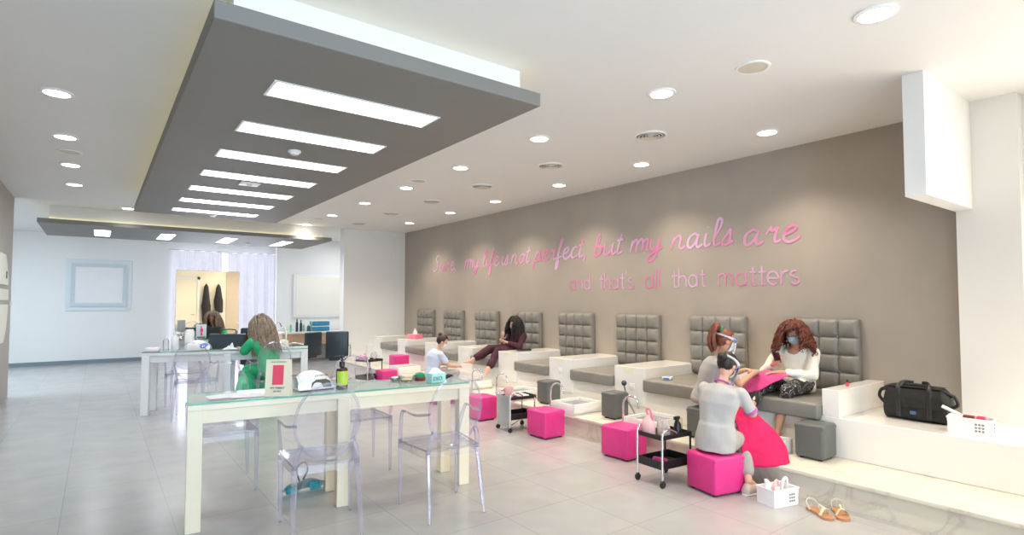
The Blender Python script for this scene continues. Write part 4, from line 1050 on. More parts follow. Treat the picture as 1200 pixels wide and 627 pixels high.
W2 = [('and', 6.11, 5.64, 1.60), ("that's", 5.49, 4.85, 1.60), ('all', 4.69, 4.41, 1.60), ('that', 4.27, 3.78, 1.60), ('matters', 3.64, 2.71, 1.60)]
lettering(W2, G2, .14, .0115, 0, "lower line of pink rounded lettering reading and that's all that matters", False)

# ------------------------------------------------------------------ people
def remesh(mb, voxel, smooth_it=4, disp=0, dscale=9):
    bm = mb.bm; me = bpy.data.meshes.new('tmp'); bm.to_mesh(me); bm.free()
    o = bpy.data.objects.new('tmp', me); COL.objects.link(o)
    m = o.modifiers.new('r', 'REMESH'); m.mode = 'VOXEL'; m.voxel_size = voxel
    if smooth_it: s = o.modifiers.new('s', 'SMOOTH'); s.factor = .5; s.iterations = smooth_it
    dg = bpy.context.evaluated_depsgraph_get(); me2 = bpy.data.meshes.new_from_object(o.evaluated_get(dg))
    bpy.data.objects.remove(o); bpy.data.meshes.remove(me)
    if disp:
        me2.update()
        nrm = [v.normal.copy() for v in me2.vertices]
        for v, n in zip(me2.vertices, nrm):
            p = v.co; q = V((p.x*dscale, p.y*dscale, p.z*dscale*.55))
            v.co = p + n*disp*mnoise.noise(q)
    for p in me2.polygons: p.use_smooth = True
    return me2
class Person:
    def __init__(s, name, label, base):
        s.t = thing(name, label, 'person', base); s.base = V(base)
    def add(s, name, me, m, label=None):
        me.name = name; me.materials.clear(); me.materials.append(m)
        o = bpy.data.objects.new(name, me); COL.objects.link(o); o.parent = s.t; o.location = -s.base
        if label: o['label'] = label
        return o
    def raw(s, name, mb, m, label=None, autos=60):
        o = mb.build(name, m, s.t, True, autos=autos); o.location = -s.base
        if label: o['label'] = label
        return o
def frame(f, u):
    f = V(f).normalized(); r = f.cross(V(u)).normalized(); u = r.cross(f).normalized(); return r, f, u
def add_head(b, c, f, u=(0, 0, 1)):
    r, f, u = frame(f, u); c = V(c)
    rot = Matrix((r, f, u)).transposed()
    def L(x, y, z): return c + r*x + f*y + u*z
    b.ell(L(0, -.012, .018), (.064, .077, .076), rot, 20, 14)
    b.ell(L(0, .012, -.030), (.050, .056, .066), rot, 18, 12)
    b.ell(L(0, .040, -.078), (.022, .022, .016), rot, 12, 8)
    b.cap(L(0, .062, .010), L(0, .082, -.026), .007, .0115, 10)
    b.ell(L(0, .068, -.054), (.020, .010, .010), rot, 12, 8)
    b.ell(L(0, .060, .026), (.040, .012, .010), rot, 12, 8)
    for s in (-1, 1): b.ell(L(s*.064, -.006, -.008), (.008, .017, .024), rot, 10, 8)
    return r, f, u, L, rot
def face_bits(P, c, f, u=(0, 0, 1)):
    r, f, u = frame(f, u); c = V(c); rot = Matrix((r, f, u)).transposed()
    for s in (-1, 1):
        b = MB(); b.ell(c+r*s*.025+f*.063+u*.008, (.0115, .007, .0065), rot, 12, 8); P.raw('eye', b, M['eye_white'])
        b = MB(); b.ell(c+r*s*.025+f*.0685+u*.007, (.0055, .003, .0055), rot, 10, 6); P.raw('iris', b, M['iris'])
    b = MB(); b.ell(c+f*.075+u*-.052, (.018, .005, .006), rot, 12, 6); P.raw('mouth', b, M['lip'])
def add_hand(b, w, d, n, side, curl=.5, spread=.12):
    """w wrist, d pointing dir, n back-of-hand normal, side: +1 thumb on d x n side"""
    d = V(d).normalized(); n = (V(n)-d*V(n).dot(d)).normalized(); s = d.cross(n)*side; w = V(w)
    rot = Matrix((s, d, n)).transposed()
    b.ell(w+d*.036, (.030, .042, .0125), rot, 14, 8)
    b.cap(w-d*.005, w+d*.02, .0165, .017, 12)
    for i, (off, ln) in enumerate(((.022, .058), (.0075, .064), (-.007, .060), (-.0205, .048))):
        dd = (d + s*spread*(off/.02)).normalized(); p = w+d*.066+s*off; cur = dd
        for k, (fr, rr) in enumerate(((.44, .0082), (.32, .0075), (.24, .0066))):
            a = curl*(.35 if k == 0 else .75); cur = (cur*math.cos(a)-n*math.sin(a)).normalized()
            q = p+cur*ln*fr; b.cap(p, q, rr, rr*.92, 8); p = q
    p = w+d*.018+s*.022; cur = (d*.55+s*.8-n*.25).normalized()
    for ln, rr in ((.032, .0105), (.024, .0088)):
        q = p+cur*ln; b.cap(p, q, rr, rr*.9, 8); p = q; cur = (cur+d*.5-n*.2).normalized()
def add_foot(b, a, d, up=(0, 0, 1)):
    d = V(d).normalized(); r, f, u = frame(d, up); a = V(a); rot = Matrix((r, f, u)).transposed()
    b.ell(a-f*.015-u*.025, (.027, .035, .028), rot, 12, 8)
    b.cap(a-u*.012, a+f*.075-u*.030, .028, .020, 12)
    b.ell(a+f*.095-u*.036, (.034, .045, .014), rot, 14, 8)
    for i in range(5):
        x = -.024+.012*i; l = (.150, .146, .142, .136, .128)[i]
        b.cap(a+f*.11+r*x-u*.036, a+f*l+r*x*1.1-u*.038, .0085, .0072, 8)
def torso(b, sp, rp, rc, k=0.0, wid=1.0):
    """sp: pelvis, waist, chest, neck base"""
    p, w, c, n = [V(q) for q in sp]
    rp = V(rp).normalized(); rc = V(rc).normalized()
    def fw(a, bb, r): return r.cross((bb-a).normalized())
    S = []
    up0 = (w-p).normalized()
    data = [(p-up0*.075, rp, .095, .07), (p-up0*.045, rp, .135, .095), (p+up0*.02, rp, .140, .098), (w-up0*.0, (rp+rc)/2, .112, .08), ((w+c)/2, rc, .122, .088), (c, rc, .138, .096), (c+(n-c)*.55, rc, .150, .080), (c+(n-c)*.85, rc, .105, .062), (n, rc, .05, .048)]
    for q, r, rx, ry in data:
        i = w-p if (q-p).length < (w-p).length*.9 else n-c
        f = r.cross(i.normalized())
        b.loft  # noqa
        S.append((q, r, f, rx*wid+k, ry*wid+k))
    b.loft(S, 24)
def limb(b, a, m, e, ra, rm, re, n=14):
    b.cap(a, m, ra, rm, n); b.cap(m, e, rm, re, n)
def hair_strands(P, c, f, u, m, name, count=150, length=.3, curl=.0, rad=.008, freq=3, spread=.02, floor_z=None, seed=1, face=.35, back_pull=0, front=1.0, vol=1.0, drift=(0, 0, 0)):
    rnd = random.Random(seed); r, f, u = frame(f, u); c = V(c); b = MB()
    rot = Matrix((r, f, u)).transposed()
    cc = c+u*.022-f*.014
    # scalp shell: keep only hair area
    t0 = MB(); t0.ell(cc, (.076, .087, .088), rot, 28, 18)
    dele = [v for v in t0.bm.verts if (v.co-cc).dot(f) > .030 and (v.co-cc).dot(u) < .045 or (v.co-cc).dot(u) < -.06]
    bmesh.ops.delete(t0.bm, geom=dele, context='VERTS')
    o = P.raw(name, t0, m)
    for i in range(count):
        th = rnd.uniform(0, 2*PI); z = rnd.uniform(-.25, 1)
        rr = math.sqrt(1-z*z); d = r*rr*math.cos(th)+f*rr*math.sin(th)+u*z
        if d.dot(f) > face and z < .62: continue
        p = cc + r*d.dot(r)*.070*vol + f*d.dot(f)*.080*vol + u*d.dot(u)*.082*vol
        L = length*rnd.uniform(.72, 1.05); n = 12; pts = [p.copy()]; vel = (d*.9 + u*.15 - f*.12*front).normalized(); ph = rnd.uniform(0, 6.28)
        side = d.cross(V((0, 0, 1)));
        if side.length < .1: side = r.copy()
        side.normalize(); out = V((d.x, d.y, 0)); out = out.normalized() if out.length > .05 else f*-1
        q = p.copy()
        for k in range(n):
            vel = (vel*.55 + V((0, 0, -1))*.48 + out*spread + V(drift)*.3).normalized()
            q = q + vel*L/n
            # stay outside of the skull
            dl = q-cc; e = math.sqrt((dl.dot(r)/(.074*vol))**2+(dl.dot(f)/(.084*vol))**2+(dl.dot(u)/(.086*vol))**2)
            if e < 1.02 and dl.dot(u) > -.05: q = cc+dl*(1.02/e)
            w = curl*min(1, k/4)
            x = q + side*w*math.sin(ph+freq*k)+out*w*.8*math.cos(ph+freq*k)
            dl = x-c; sx = dl.dot(r); sf = dl.dot(f); su = dl.dot(u)
            if sf > -.005 and su < .075 and abs(sx) < .072 and su > -.32:
                tgt = .076 if sx >= 0 else -.076
                x = x + r*(tgt-sx)*min(1, (.075-su)/.03) - f*max(0, sf-.03)*.8
                q = q + r*(tgt-sx)*.5
            pts.append(x)
        R_ = [rad*(.55+.45*math.sin(PI*(j/n)**.8))*(1 if j < n-1 else .4) for j in range(n+1)]
        b.tube(pts, R_, 5)
    s = b.build('hair_strands', m, o, True, autos=80)
    return o
def cap_hair(P, c, f, u, m, name='hair', bun=None, bunr=.03):
    r, f, u = frame(f, u); c = V(c); rot = Matrix((r, f, u)).transposed(); cc = c+u*.022-f*.016
    b = MB(); b.ell(cc, (.072, .083, .084), rot, 36, 24)
    dele = [v for v in b.bm.verts if ((v.co-cc).dot(f) > .036 and (v.co-cc).dot(u) < .045) or (v.co-cc).dot(u) < (-.03 if (v.co-cc).dot(f) > .005 else -.079)]
    bmesh.ops.delete(b.bm, geom=dele, context='VERTS')
    for v in b.bm.verts: v.co += (v.co-cc).normalized()*.004*mnoise.noise(V(((v.co-cc).dot(r)*90, (v.co-cc).dot(u)*14, (v.co-cc).dot(f)*14)))
    o = P.raw(name, b, m)
    if bun is not None:
        q = cc+r*bun[0]+f*bun[1]+u*bun[2]; b = MB(); b.ell(q, (bunr, bunr*.9, bunr*.95), rot, 18, 12)
        for v in b.bm.verts: v.co += (v.co-q).normalized()*.005*mnoise.noise(v.co*60)
        x = b.build('hair_bun', m, o)
    return o
def mask(P, c, f, u, m):
    r, f, u = frame(f, u); c = V(c)
    b = MB()
    def fn(a, v):
        th = -1.25+2.5*a; z = .004-.082*v
        k = 1-.18*(v-.35)**2*4 if v > .35 else 1
        bul = .014*math.cos(th)*math.sin(PI*min(1, .15+v*.8))
        return c + r*(.062*math.sin(th)*k) + f*(.012+(.062+bul)*math.cos(th)*k+.004) + u*z
    b.grid(fn, 18, 10)
    return P.raw('face_mask', b, m)

# ---- red haired client on the bench
P = Person('person', 'seated client with curly red hair, white blouse and patterned leggings', (5.1, 2.52, .6))
hc = V((5.13, 2.55, 1.135)); hf = V((-.84, -.22, -.40)); hu = (-.25, .0, 1)
sp = [(5.12, 2.52, .695), (5.19, 2.54, .79), (5.22, 2.555, .90), (5.19, 2.56, 1.01)]
b = MB(); torso(b, sp, (0, 1, 0), (-.1, 1, 0)); b.cap((5.19, 2.56, .99), (5.14, 2.55, 1.08), .036, .036)
add_head(b, hc, hf, hu)
RA = [(5.19, 2.70, .965), (5.08, 2.80, .77), (4.96, 2.66, .855)]; LA = [(5.20, 2.415, .96), (5.06, 2.36, .775), (4.86, 2.555, .80)]
for A, hd, hn, sd in ((RA, (-.25, -.55, .5), (-.8, .3, -.4), 1), (LA, (-.75, .6, -.05), (0, .1, 1), 1)):
    b.cap(A[0], A[1], .040, .031); b.cap(A[1], A[2], .030, .019); add_hand(b, A[2], hd, hn, sd, .75 if A is RA else .35)
LL = [(5.10, 2.44, .69), (4.77, 2.44, .665), (4.66, 2.47, .325)]; RL = [(5.10, 2.60, .69), (4.76, 2.66, .665), (4.43, 2.60, .50)]
for Lg, fd, fu in ((LL, (-1, -.12, -.12), (0, 0, 1)), (RL, (-1, -.25, .25), (.2, 0, 1))):
    b.cap(Lg[0], Lg[1], .072, .050); b.cap(Lg[1], Lg[2], .047, .026); add_foot(b, Lg[2], fd, fu)
P.add('body', remesh(b, .0065, 3), M['skin_tan'])
face_bits(P, hc, hf, hu)
b = MB(); torso(b, sp, (0, 1, 0), (-.1, 1, 0), .014, 1.04)
b.cap(RA[0], RA[1], .054, .048); b.cap(RA[1], V(RA[1]).lerp(V(RA[2]), .75), .047, .035); b.cap(LA[0], LA[1], .056, .052); b.cap(LA[1], V(LA[1]).lerp(V(LA[2]), .72), .052, .036)
b.cap((5.12, 2.44, .70), (4.98, 2.44, .70), .07, .06); b.cap((5.12, 2.60, .70), (5.0, 2.60, .70), .07, .055)
me = remesh(b, .009, 4, .010, 16)
bm_ = bmesh.new(); bm_.from_mesh(me)
nk = V((5.10, 2.555, 1.02)); bmesh.ops.delete(bm_, geom=[v for v in bm_.verts if (v.co-nk).length < .075], context='VERTS'); bm_.to_mesh(me); bm_.free()
P.add('blouse', me, M['white_cloth'])
b = MB(); b.ell((5.1, 2.52, .695), (.10, .14, .09))
for Lg, e in ((LL, .52), (RL, .62)): b.cap(Lg[0], Lg[1], .080, .058); b.cap(Lg[1], V(Lg[1]).lerp(V(Lg[2]), e), .057, .044)
P.add('leggings', remesh(b, .009, 3, .004, 20), M['leggings'])
mask(P, hc, hf, hu, M['mask_blue'])
hair_strands(P, hc, hf, hu, M['hair_red'], 'curly_hair', 320, .27, .016, .0095, 1.9, .16, seed=3, face=.36, vol=1.18, front=.5)
# phone
t = thing('phone', 'black phone held by the red haired client', 'phone', (4.915, 2.60, .925), R(100))
b = MB(); b.box(-.03, .03, -.004, .004, -.055, .055, .004, rot=Matrix.Rotation(R(-35), 3, 'X')); b.build('phone_body', M['phone'], t)

# ---- worker in grey tunic on the pink pouf (seen from behind)
P = Person('person', 'worker in grey tunic with black bun sitting on a hot pink pouf, back to camera', (3.8, 2.5, .3))
hc = V((3.945, 2.485, .925)); hf = V((.72, .05, -.62)); hu = (.6, 0, 1)
sp = [(3.80, 2.50, .375), (3.80, 2.49, .50), (3.83, 2.485, .64), (3.87, 2.485, .79)]
rt = (0, -1, 0)
b = MB(); torso(b, sp, rt, rt); b.cap((3.87, 2.485, .775), (3.92, 2.485, .87), .036, .035); add_head(b, hc, hf, hu)
RA = [(3.875, 2.335, .735), (3.98, 2.30, .58), (4.14, 2.41, .565)]; LA = [(3.865, 2.635, .735), (3.97, 2.70, .575), (4.15, 2.56, .565)]
for A, sd, hd in ((RA, 1, (.8, .3, -.1)), (LA, -1, (.8, -.25, -.1))):
    b.cap(A[0], A[1], .038, .031); b.cap(A[1], A[2], .031, .019); add_hand(b, A[2], hd, (0, 0, 1), -sd, .6)
RL = [(3.83, 2.43, .36), (4.08, 2.45, .39), (3.89, 2.29, .10)]; LL = [(3.83, 2.58, .36), (4.10, 2.64, .41), (4.00, 2.66, .10)]
for Lg, fd in ((RL, (.95, -.10, 0)), (LL, (1, .1, 0))):
    b.cap(Lg[0], Lg[1], .072, .050); b.cap(Lg[1], Lg[2], .046, .027); b.cap(Lg[2], V(Lg[2])+V(fd).normalized()*.09-V((0, 0, .06)), .028, .022)
P.add('body', remesh(b, .0065, 3), M['skin'])
face_bits(P, hc, hf, hu)
b = MB(); torso(b, sp, rt, rt, .012, 1.05)
for A in (RA, LA): b.cap(A[0], V(A[0]).lerp(V(A[1]), .72), .050, .046)
b.loft([((3.79, 2.50, .30), rt, (1, 0, 0), .155, .125), ((3.80, 2.50, .40), rt, (1, 0, 0), .158, .122), ((3.80, 2.49, .50), rt, (1, 0, 0), .135, .105)], 24)
P.add('tunic', remesh(b, .009, 4, .013, 11), M['tunic_grey'])
b = MB()
for A in (RA, LA):
    p = V(A[0]).lerp(V(A[1]), .84); d = (V(A[1])-V(A[0])).normalized(); b.tube([p-d*.012, p+d*.012], [.050, .050], 20)
P.raw('cuffs', b, M['purple_trim'])
b = MB(); ax = (V(hc)-V(sp[3])).normalized(); q = V((3.875, 2.485, .80)); r_ = ax.cross(V((0, 1, 0))).normalized(); s_ = ax.cross(r_)
b.tube([q+(r_*math.cos(a)+s_*math.sin(a))*.052 for a in [2*PI*i/24 for i in range(24)]], .011, 8, closed=True, flat=.6); P.raw('collar', b, M['purple_trim'])
b = MB(); b.ell((3.81, 2.50, .345), (.125, .15, .062))
for Lg in (RL, LL): b.cap(Lg[0], Lg[1], .090, .068); b.cap(Lg[1], V(Lg[1]).lerp(V(Lg[2]), .80), .064, .052)
P.add('trousers', remesh(b, .009, 4, .006, 12), M['trouser_grey'])
for Lg, fd in ((RL, (.95, -.10, 0)), (LL, (1, .1, 0))):
    a = V(Lg[2]); d = V(fd).normalized(); s = V((-d.y, d.x, 0))
    b = MB(); b.loft([(V((a.x, a.y, .03))-d*.045, s, (0, 0, 1), .030, .03), (V((a.x, a.y, .045))-d*.02, s, (0, 0, 1), .036, .045), (V((a.x, a.y, .045))+d*.03, s, (0, 0, 1), .037, .042), (V((a.x, a.y, .034))+d*.09, s, (0, 0, 1), .038, .03), (V((a.x, a.y, .026))+d*.135, s, (0, 0, 1), .028, .02)], 18)
    sh = P.raw('shoe', b, M['shoe_canvas'])
    b = MB(); b.loft([(V((a.x, a.y, .006))-d*.05, s, (0, 0, 1), .026, .006), (V((a.x, a.y, .006))+d*.02, s, (0, 0, 1), .038, .0065), (V((a.x, a.y, .006))+d*.10, s, (0, 0, 1), .038, .0065), (V((a.x, a.y, .006))+d*.14, s, (0, 0, 1), .025, .006)], 14)
    b.build('sole', M['white_plastic'], sh)
cap_hair(P, hc, hf, hu, M['hair_black'], 'black_hair', (0.0, -.088, -.012), .038)
def headband(P, c, f, u, shield=True, bandm=None):
    r, f, u = frame(f, u); c = V(c); cc = c-f*.010+u*.03
    b = MB(); b.tube([cc+r*.080*math.cos(a)+f*.092*math.sin(a) for a in [2*PI*i/36 for i in range(36)]], .011, 8, closed=True, flat=.35, fax=None)
    o = P.raw('shield_headband', b, bandm or M['white_plastic'])
    b = MB(); b.grid(lambda q, v: cc+r*.085*math.sin(-1.15+2.3*q)+f*(.101*math.cos(-1.15+2.3*q))+u*(-.010+.03*v), 16, 2)
    p2 = b.build('blue_foam_band', M['blue_band'], o)
    if shield:
        b = MB(); b.grid(lambda q, v: cc+r*.092*math.sin(-1.25+2.5*q)+f*(.106*math.cos(-1.25+2.5*q)+.015*v)+u*(.028-.20*v), 18, 10)
        P.raw('clear_visor', b, M['visor'])
headband(P, hc, hf, hu)
mask(P, hc, hf, hu, M['mask_white'])

# ---- worker with the face shield behind
P = Person('person', 'worker in grey with chestnut ponytail and clear face shield giving a manicure', (4.44, 3.02, .48))
hc = V((4.36, 2.76, 1.085)); hf = V((.80, -.50, -.38)); hu = (.2, -.1, 1)
rt = V((-.62, -.78, 0)); sp = [(4.44, 3.02, .565), (4.41, 2.97, .68), (4.385, 2.90, .81), (4.365, 2.84, .94)]
b = MB(); torso(b, sp, rt, rt); b.cap((4.365, 2.84, .93), (4.355, 2.78, 1.03), .036, .035); add_head(b, hc, hf, hu)
RA = [(4.29, 2.735, .885), (4.40, 2.66, .725), (4.60, 2.64, .805)]; LA = [(4.455, 2.965, .885), (4.60, 2.92, .745), (4.68, 2.76, .815)]
for A, sd, hd in ((RA, 1, (.75, .25, .05)), (LA, -1, (.3, -.6, -.05))):
    b.cap(A[0], A[1], .038, .031); b.cap(A[1], A[2], .031, .019); add_hand(b, A[2], hd, (0, 0, 1), -sd, .7)
RL = [(4.42, 2.95, .55), (4.46, 2.76, .56), (4.40, 2.80, .27)]; LL = [(4.50, 3.02, .55), (4.66, 2.88, .56), (4.62, 2.90, .27)]
for Lg in (RL, LL):
    b.cap(Lg[0], Lg[1], .068, .050); b.cap(Lg[1], Lg[2], .046, .027); b.cap(Lg[2], V(Lg[2])+V((.06, -.05, -.045)), .026, .022)
P.add('body', remesh(b, .0065, 3), M['skin_tan'])
face_bits(P, hc, hf, hu)
b = MB(); torso(b, sp, rt, rt, .012, 1.04)
for A in (RA, LA): b.cap(A[0], V(A[0]).lerp(V(A[1]), .62), .050, .045)
P.add('tunic', remesh(b, .009, 4, .006, 14), M['tunic_grey'])
b = MB(); b.ell((4.44, 3.02, .555), (.13, .13, .07))
for Lg in (RL, LL): b.cap(Lg[0], Lg[1], .078, .060); b.cap(Lg[1], V(Lg[1]).lerp(V(Lg[2]), .85), .056, .046)
P.add('trousers', remesh(b, .009, 4, .005, 12), M['trouser_grey'])
for Lg in (RL, LL):
    a = V(Lg[2]); b = MB(); d = V((.8, -.6, 0)); s = V((.6, .8, 0))
    b.loft([(V((a.x, a.y, .225))-d*.04, s, (0, 0, 1), .028, .026), (V((a.x, a.y, .235))+d*.02, s, (0, 0, 1), .034, .034), (V((a.x, a.y, .225))+d*.11, s, (0, 0, 1), .03, .022)], 14); P.raw('shoe', b, M['shoe_canvas'])
o = cap_hair(P, hc, hf, hu, M['hair_chestnut'], 'chestnut_hair')
r_, f_, u_ = frame(hf, hu)
q0 = hc-f_*.075+u_*.085
b = MB()
rnd = random.Random(5)
for i in range(80):
    a = rnd.uniform(0, 6.28); off = (r_*math.cos(a)+u_*math.sin(a))*rnd.uniform(.004, .034)
    b.tube(catmull([q0+off*.5, q0-f_*.05+off*1.2-V((0, 0, .005)), q0-f_*.085+off*1.7-V((0, 0, .06)), q0-f_*.09+off*1.6-V((0, 0, .125)), q0-f_*.07+off*1.0-V((0, 0, .20))], 4), .0095, 5)
b.build('ponytail', M['hair_chestnut'], o, True, autos=80)
b = MB(); b.tube([q0-f_*.004+(r_*math.cos(a)+u_*math.sin(a))*.024 for a in [2*PI*i/18 for i in range(18)]], .010, 8, closed=True); b.build('green_scrunchie', M['green_band'], o)
headband(P, hc, hf, hu)
mask(P, hc, hf, hu, M['mask_white'])

# ---- worker in pale blue
P = Person('person', 'worker in pale blue top with brown bun bending over a pedicure', (3.88, 7.0, .3))
hc = V((3.96, 6.97, .855)); hf = V((.75, -.30, -.62)); hu = (.5, -.2, 1); rt = V((-.25, -.97, 0))
sp = [(3.84, 7.03, .375), (3.84, 7.03, .50), (3.86, 7.015, .63), (3.90, 7.0, .745)]
b = MB(); torso(b, sp, rt, rt); b.cap((3.90, 7.0, .735), (3.94, 6.98, .81), .036, .034); add_head(b, hc, hf, hu)
RA = [(3.87, 6.855, .69), (3.98, 6.82, .53), (4.14, 6.88, .50)]; LA = [(3.95, 7.145, .69), (4.03, 7.16, .53), (4.17, 7.03, .51)]
for A, sd, hd in ((RA, 1, (.8, .3, 0)), (LA, -1, (.8, -.25, 0))):
    b.cap(A[0], A[1], .037, .031); b.cap(A[1], A[2], .030, .019); add_hand(b, A[2], hd, (0, 0, 1), -sd, .6)
RL = [(3.87, 6.95, .36), (4.10, 6.83, .42), (4.0, 6.79, .10)]; LL = [(3.87, 7.1, .36), (4.10, 7.14, .42), (4.02, 7.16, .10)]
for Lg in (RL, LL):
    b.cap(Lg[0], Lg[1], .07, .05); b.cap(Lg[1], Lg[2], .046, .027); b.cap(Lg[2], V(Lg[2])+V((.075, -.02, -.06)), .026, .022)
P.add('body', remesh(b, .007, 3), M['skin'])
face_bits(P, hc, hf, hu)
b = MB(); torso(b, sp, rt, rt, .012, 1.04)
for A in (RA, LA): b.cap(A[0], V(A[0]).lerp(V(A[1]), .6), .048, .044)
P.add('tunic', remesh(b, .009, 4, .006, 14), M['tunic_blue'])
b = MB(); b.ell((3.86, 7.03, .355), (.13, .14, .065))
for Lg in (RL, LL): b.cap(Lg[0], Lg[1], .08, .06); b.cap(Lg[1], V(Lg[1]).lerp(V(Lg[2]), .85), .056, .046)
P.add('trousers', remesh(b, .009, 4, .005, 12), M['trouser_grey'])
cap_hair(P, hc, hf, hu, M['hair_brown'], 'brown_hair', (0, -.075, .045), .03)
mask(P, hc, hf, hu, M['mask_white'])

# ---- client in plum
P = Person('person', 'seated client in dark plum outfit with long black hair, feet out for a pedicure', (5.1, 6.85, .6))
hc = V((5.13, 6.80, 1.09)); hf = V((-.90, -.02, -.36)); hu = (-.2, 0, 1); rt = V((0, 1, 0))
sp = [(5.12, 6.84, .695), (5.19, 6.83, .78), (5.22, 6.82, .87), (5.20, 6.81, .965)]
b = MB(); torso(b, sp, rt, rt); b.cap((5.20, 6.81, .95), (5.15, 6.80, 1.03), .035, .034); add_head(b, hc, hf, hu)
RA = [(5.18, 6.955, .91), (5.08, 7.02, .76), (4.98, 6.90, .86)]; LA = [(5.19, 6.665, .91), (5.08, 6.62, .755), (4.93, 6.74, .82)]
for A, sd, hd in ((RA, 1, (-.35, -.3, .7)), (LA, -1, (-.6, .6, .2))):
    b.cap(A[0], A[1], .036, .03); b.cap(A[1], A[2], .029, .018); add_hand(b, A[2], hd, (-.7, 0, -.3), sd, .5)
RL = [(5.10, 6.92, .69), (4.77, 6.94, .715), (4.46, 6.98, .56)]; LL = [(5.10, 6.76, .69), (4.78, 6.74, .69), (4.52, 6.66, .44)]
for Lg, fd, fu in ((RL, (-1, .05, .15), (0.2, 0, 1)), (LL, (-.8, -.1, -.5), (-.3, 0, 1))):
    b.cap(Lg[0], Lg[1], .07, .05); b.cap(Lg[1], Lg[2], .046, .026); add_foot(b, Lg[2], fd, fu)
P.add('body', remesh(b, .007, 3), M['skin'])
face_bits(P, hc, hf, hu)
b = MB(); torso(b, sp, rt, rt, .013, 1.05)
for A in (RA, LA): b.cap(A[0], A[1], .050, .046); b.cap(A[1], V(A[1]).lerp(V(A[2]), .8), .045, .032)
P.add('plum_top', remesh(b, .009, 4, .008, 14), M['plum'])
b = MB(); b.ell((5.1, 6.84, .695), (.11, .14, .09))
for Lg in (RL, LL): b.cap(Lg[0], Lg[1], .085, .072); b.cap(Lg[1], V(Lg[1]).lerp(V(Lg[2]), .70), .066, .060)
P.add('wide_trousers', remesh(b, .009, 4, .010, 13), M['plum'])
mask(P, hc, hf, hu, M['mask_white'])
hair_strands(P, hc, hf, hu, M['hair_black'], 'long_black_hair', 260, .34, .003, .0085, 1.0, .02, seed=8, face=.10, vol=1.0, front=1.2)
t = thing('phone', 'black tablet lying on the white block beside the client in plum', 'phone', (5.0, 6.42, .716), R(70))
b = MB(); b.box(-.05, .05, -.11, .11, 0, .022, .008); b.build('case', M['phone'], t)

# ---- woman in green at the white table
P = Person('person', 'woman in bright green dress with long ash blonde hair seated at the white table', (1.80, 7.55, .46))
hc = V((1.70, 7.74, 1.135)); hf = V((-.25, .85, -.40)); hu = (0, .3, 1); rt = V((.98, .15, 0))
sp = [(1.80, 7.54, .555), (1.78, 7.57, .69), (1.755, 7.63, .83), (1.73, 7.69, .97)]
b = MB(); torso(b, sp, rt, rt); b.cap((1.73, 7.69, .96), (1.71, 7.72, 1.06), .035, .034); add_head(b, hc, hf, hu)
LA = [(1.59, 7.67, .91), (1.50, 7.72, .78), (1.50, 7.98, .825)]; RA = [(1.88, 7.72, .91), (1.90, 7.86, .79), (1.74, 8.04, .825)]
for A, sd, hd in ((RA, 1, (-.4, .7, 0)), (LA, -1, (.1, .9, 0))):
    b.cap(A[0], A[1], .038, .031); b.cap(A[1], A[2], .030, .019); add_hand(b, A[2], hd, (0, 0, 1), -sd, .3)
LL = [(1.73, 7.58, .53), (1.57, 7.88, .52), (1.58, 7.84, .12)]; RL = [(1.86, 7.60, .53), (1.80, 7.93, .52), (1.82, 7.86, .12)]
for Lg in (LL, RL):
    b.cap(Lg[0], Lg[1], .072, .05); b.cap(Lg[1], Lg[2], .046, .026); add_foot(b, V(Lg[2])-V((0, 0, .05)), (-.05, 1, 0))
P.add('body', remesh(b, .007, 3), M['skin'])
face_bits(P, hc, hf, hu)
b = MB(); torso(b, sp, rt, rt, .013, 1.05)
for A in (RA, LA): b.cap(A[0], V(A[0]).lerp(V(A[1]), .8), .060, .062)
b.ell((1.80, 7.56, .545), (.19, .15, .10)); b.cap((1.76, 7.58, .55), (1.60, 7.86, .53), .11, .085); b.cap((1.86, 7.60, .55), (1.80, 7.9, .53), .11, .08)
b.loft([((1.60, 7.80, .55), (1, 0, 0), (0, 1, 0), .10, .09), ((1.57, 7.76, .40), (1, 0, 0), (0, 1, 0), .12, .13), ((1.55, 7.74, .20), (1, 0, 0), (0, 1, 0), .14, .15), ((1.54, 7.74, .06), (1, 0, 0), (0, 1, 0), .16, .16)], 26)
b.loft([((1.80, 7.80, .55), (1, 0, 0), (0, 1, 0), .10, .09), ((1.79, 7.74, .40), (1, 0, 0), (0, 1, 0), .13, .15), ((1.78, 7.72, .20), (1, 0, 0), (0, 1, 0), .15, .18), ((1.77, 7.70, .06), (1, 0, 0), (0, 1, 0), .17, .19)], 26)
me = remesh(b, .010, 4)
for v in me.vertices:
    if v.co.z < .55:
        a = math.atan2(v.co.y-7.75, v.co.x-1.68); k = 1+.06*math.sin(a*17)*(1-(v.co.z/.55)); v.co.x = 1.68+(v.co.x-1.68)*k; v.co.y = 7.75+(v.co.y-7.75)*k
P.add('green_dress', me, M['green_dress'])
hair_strands(P, hc, hf, hu, M['hair_ash'], 'long_wavy_hair', 420, .50, .008, .0085, .9, .02, seed=11, face=.5, vol=1.04, front=1.2, drift=(.30, -.28, 0))

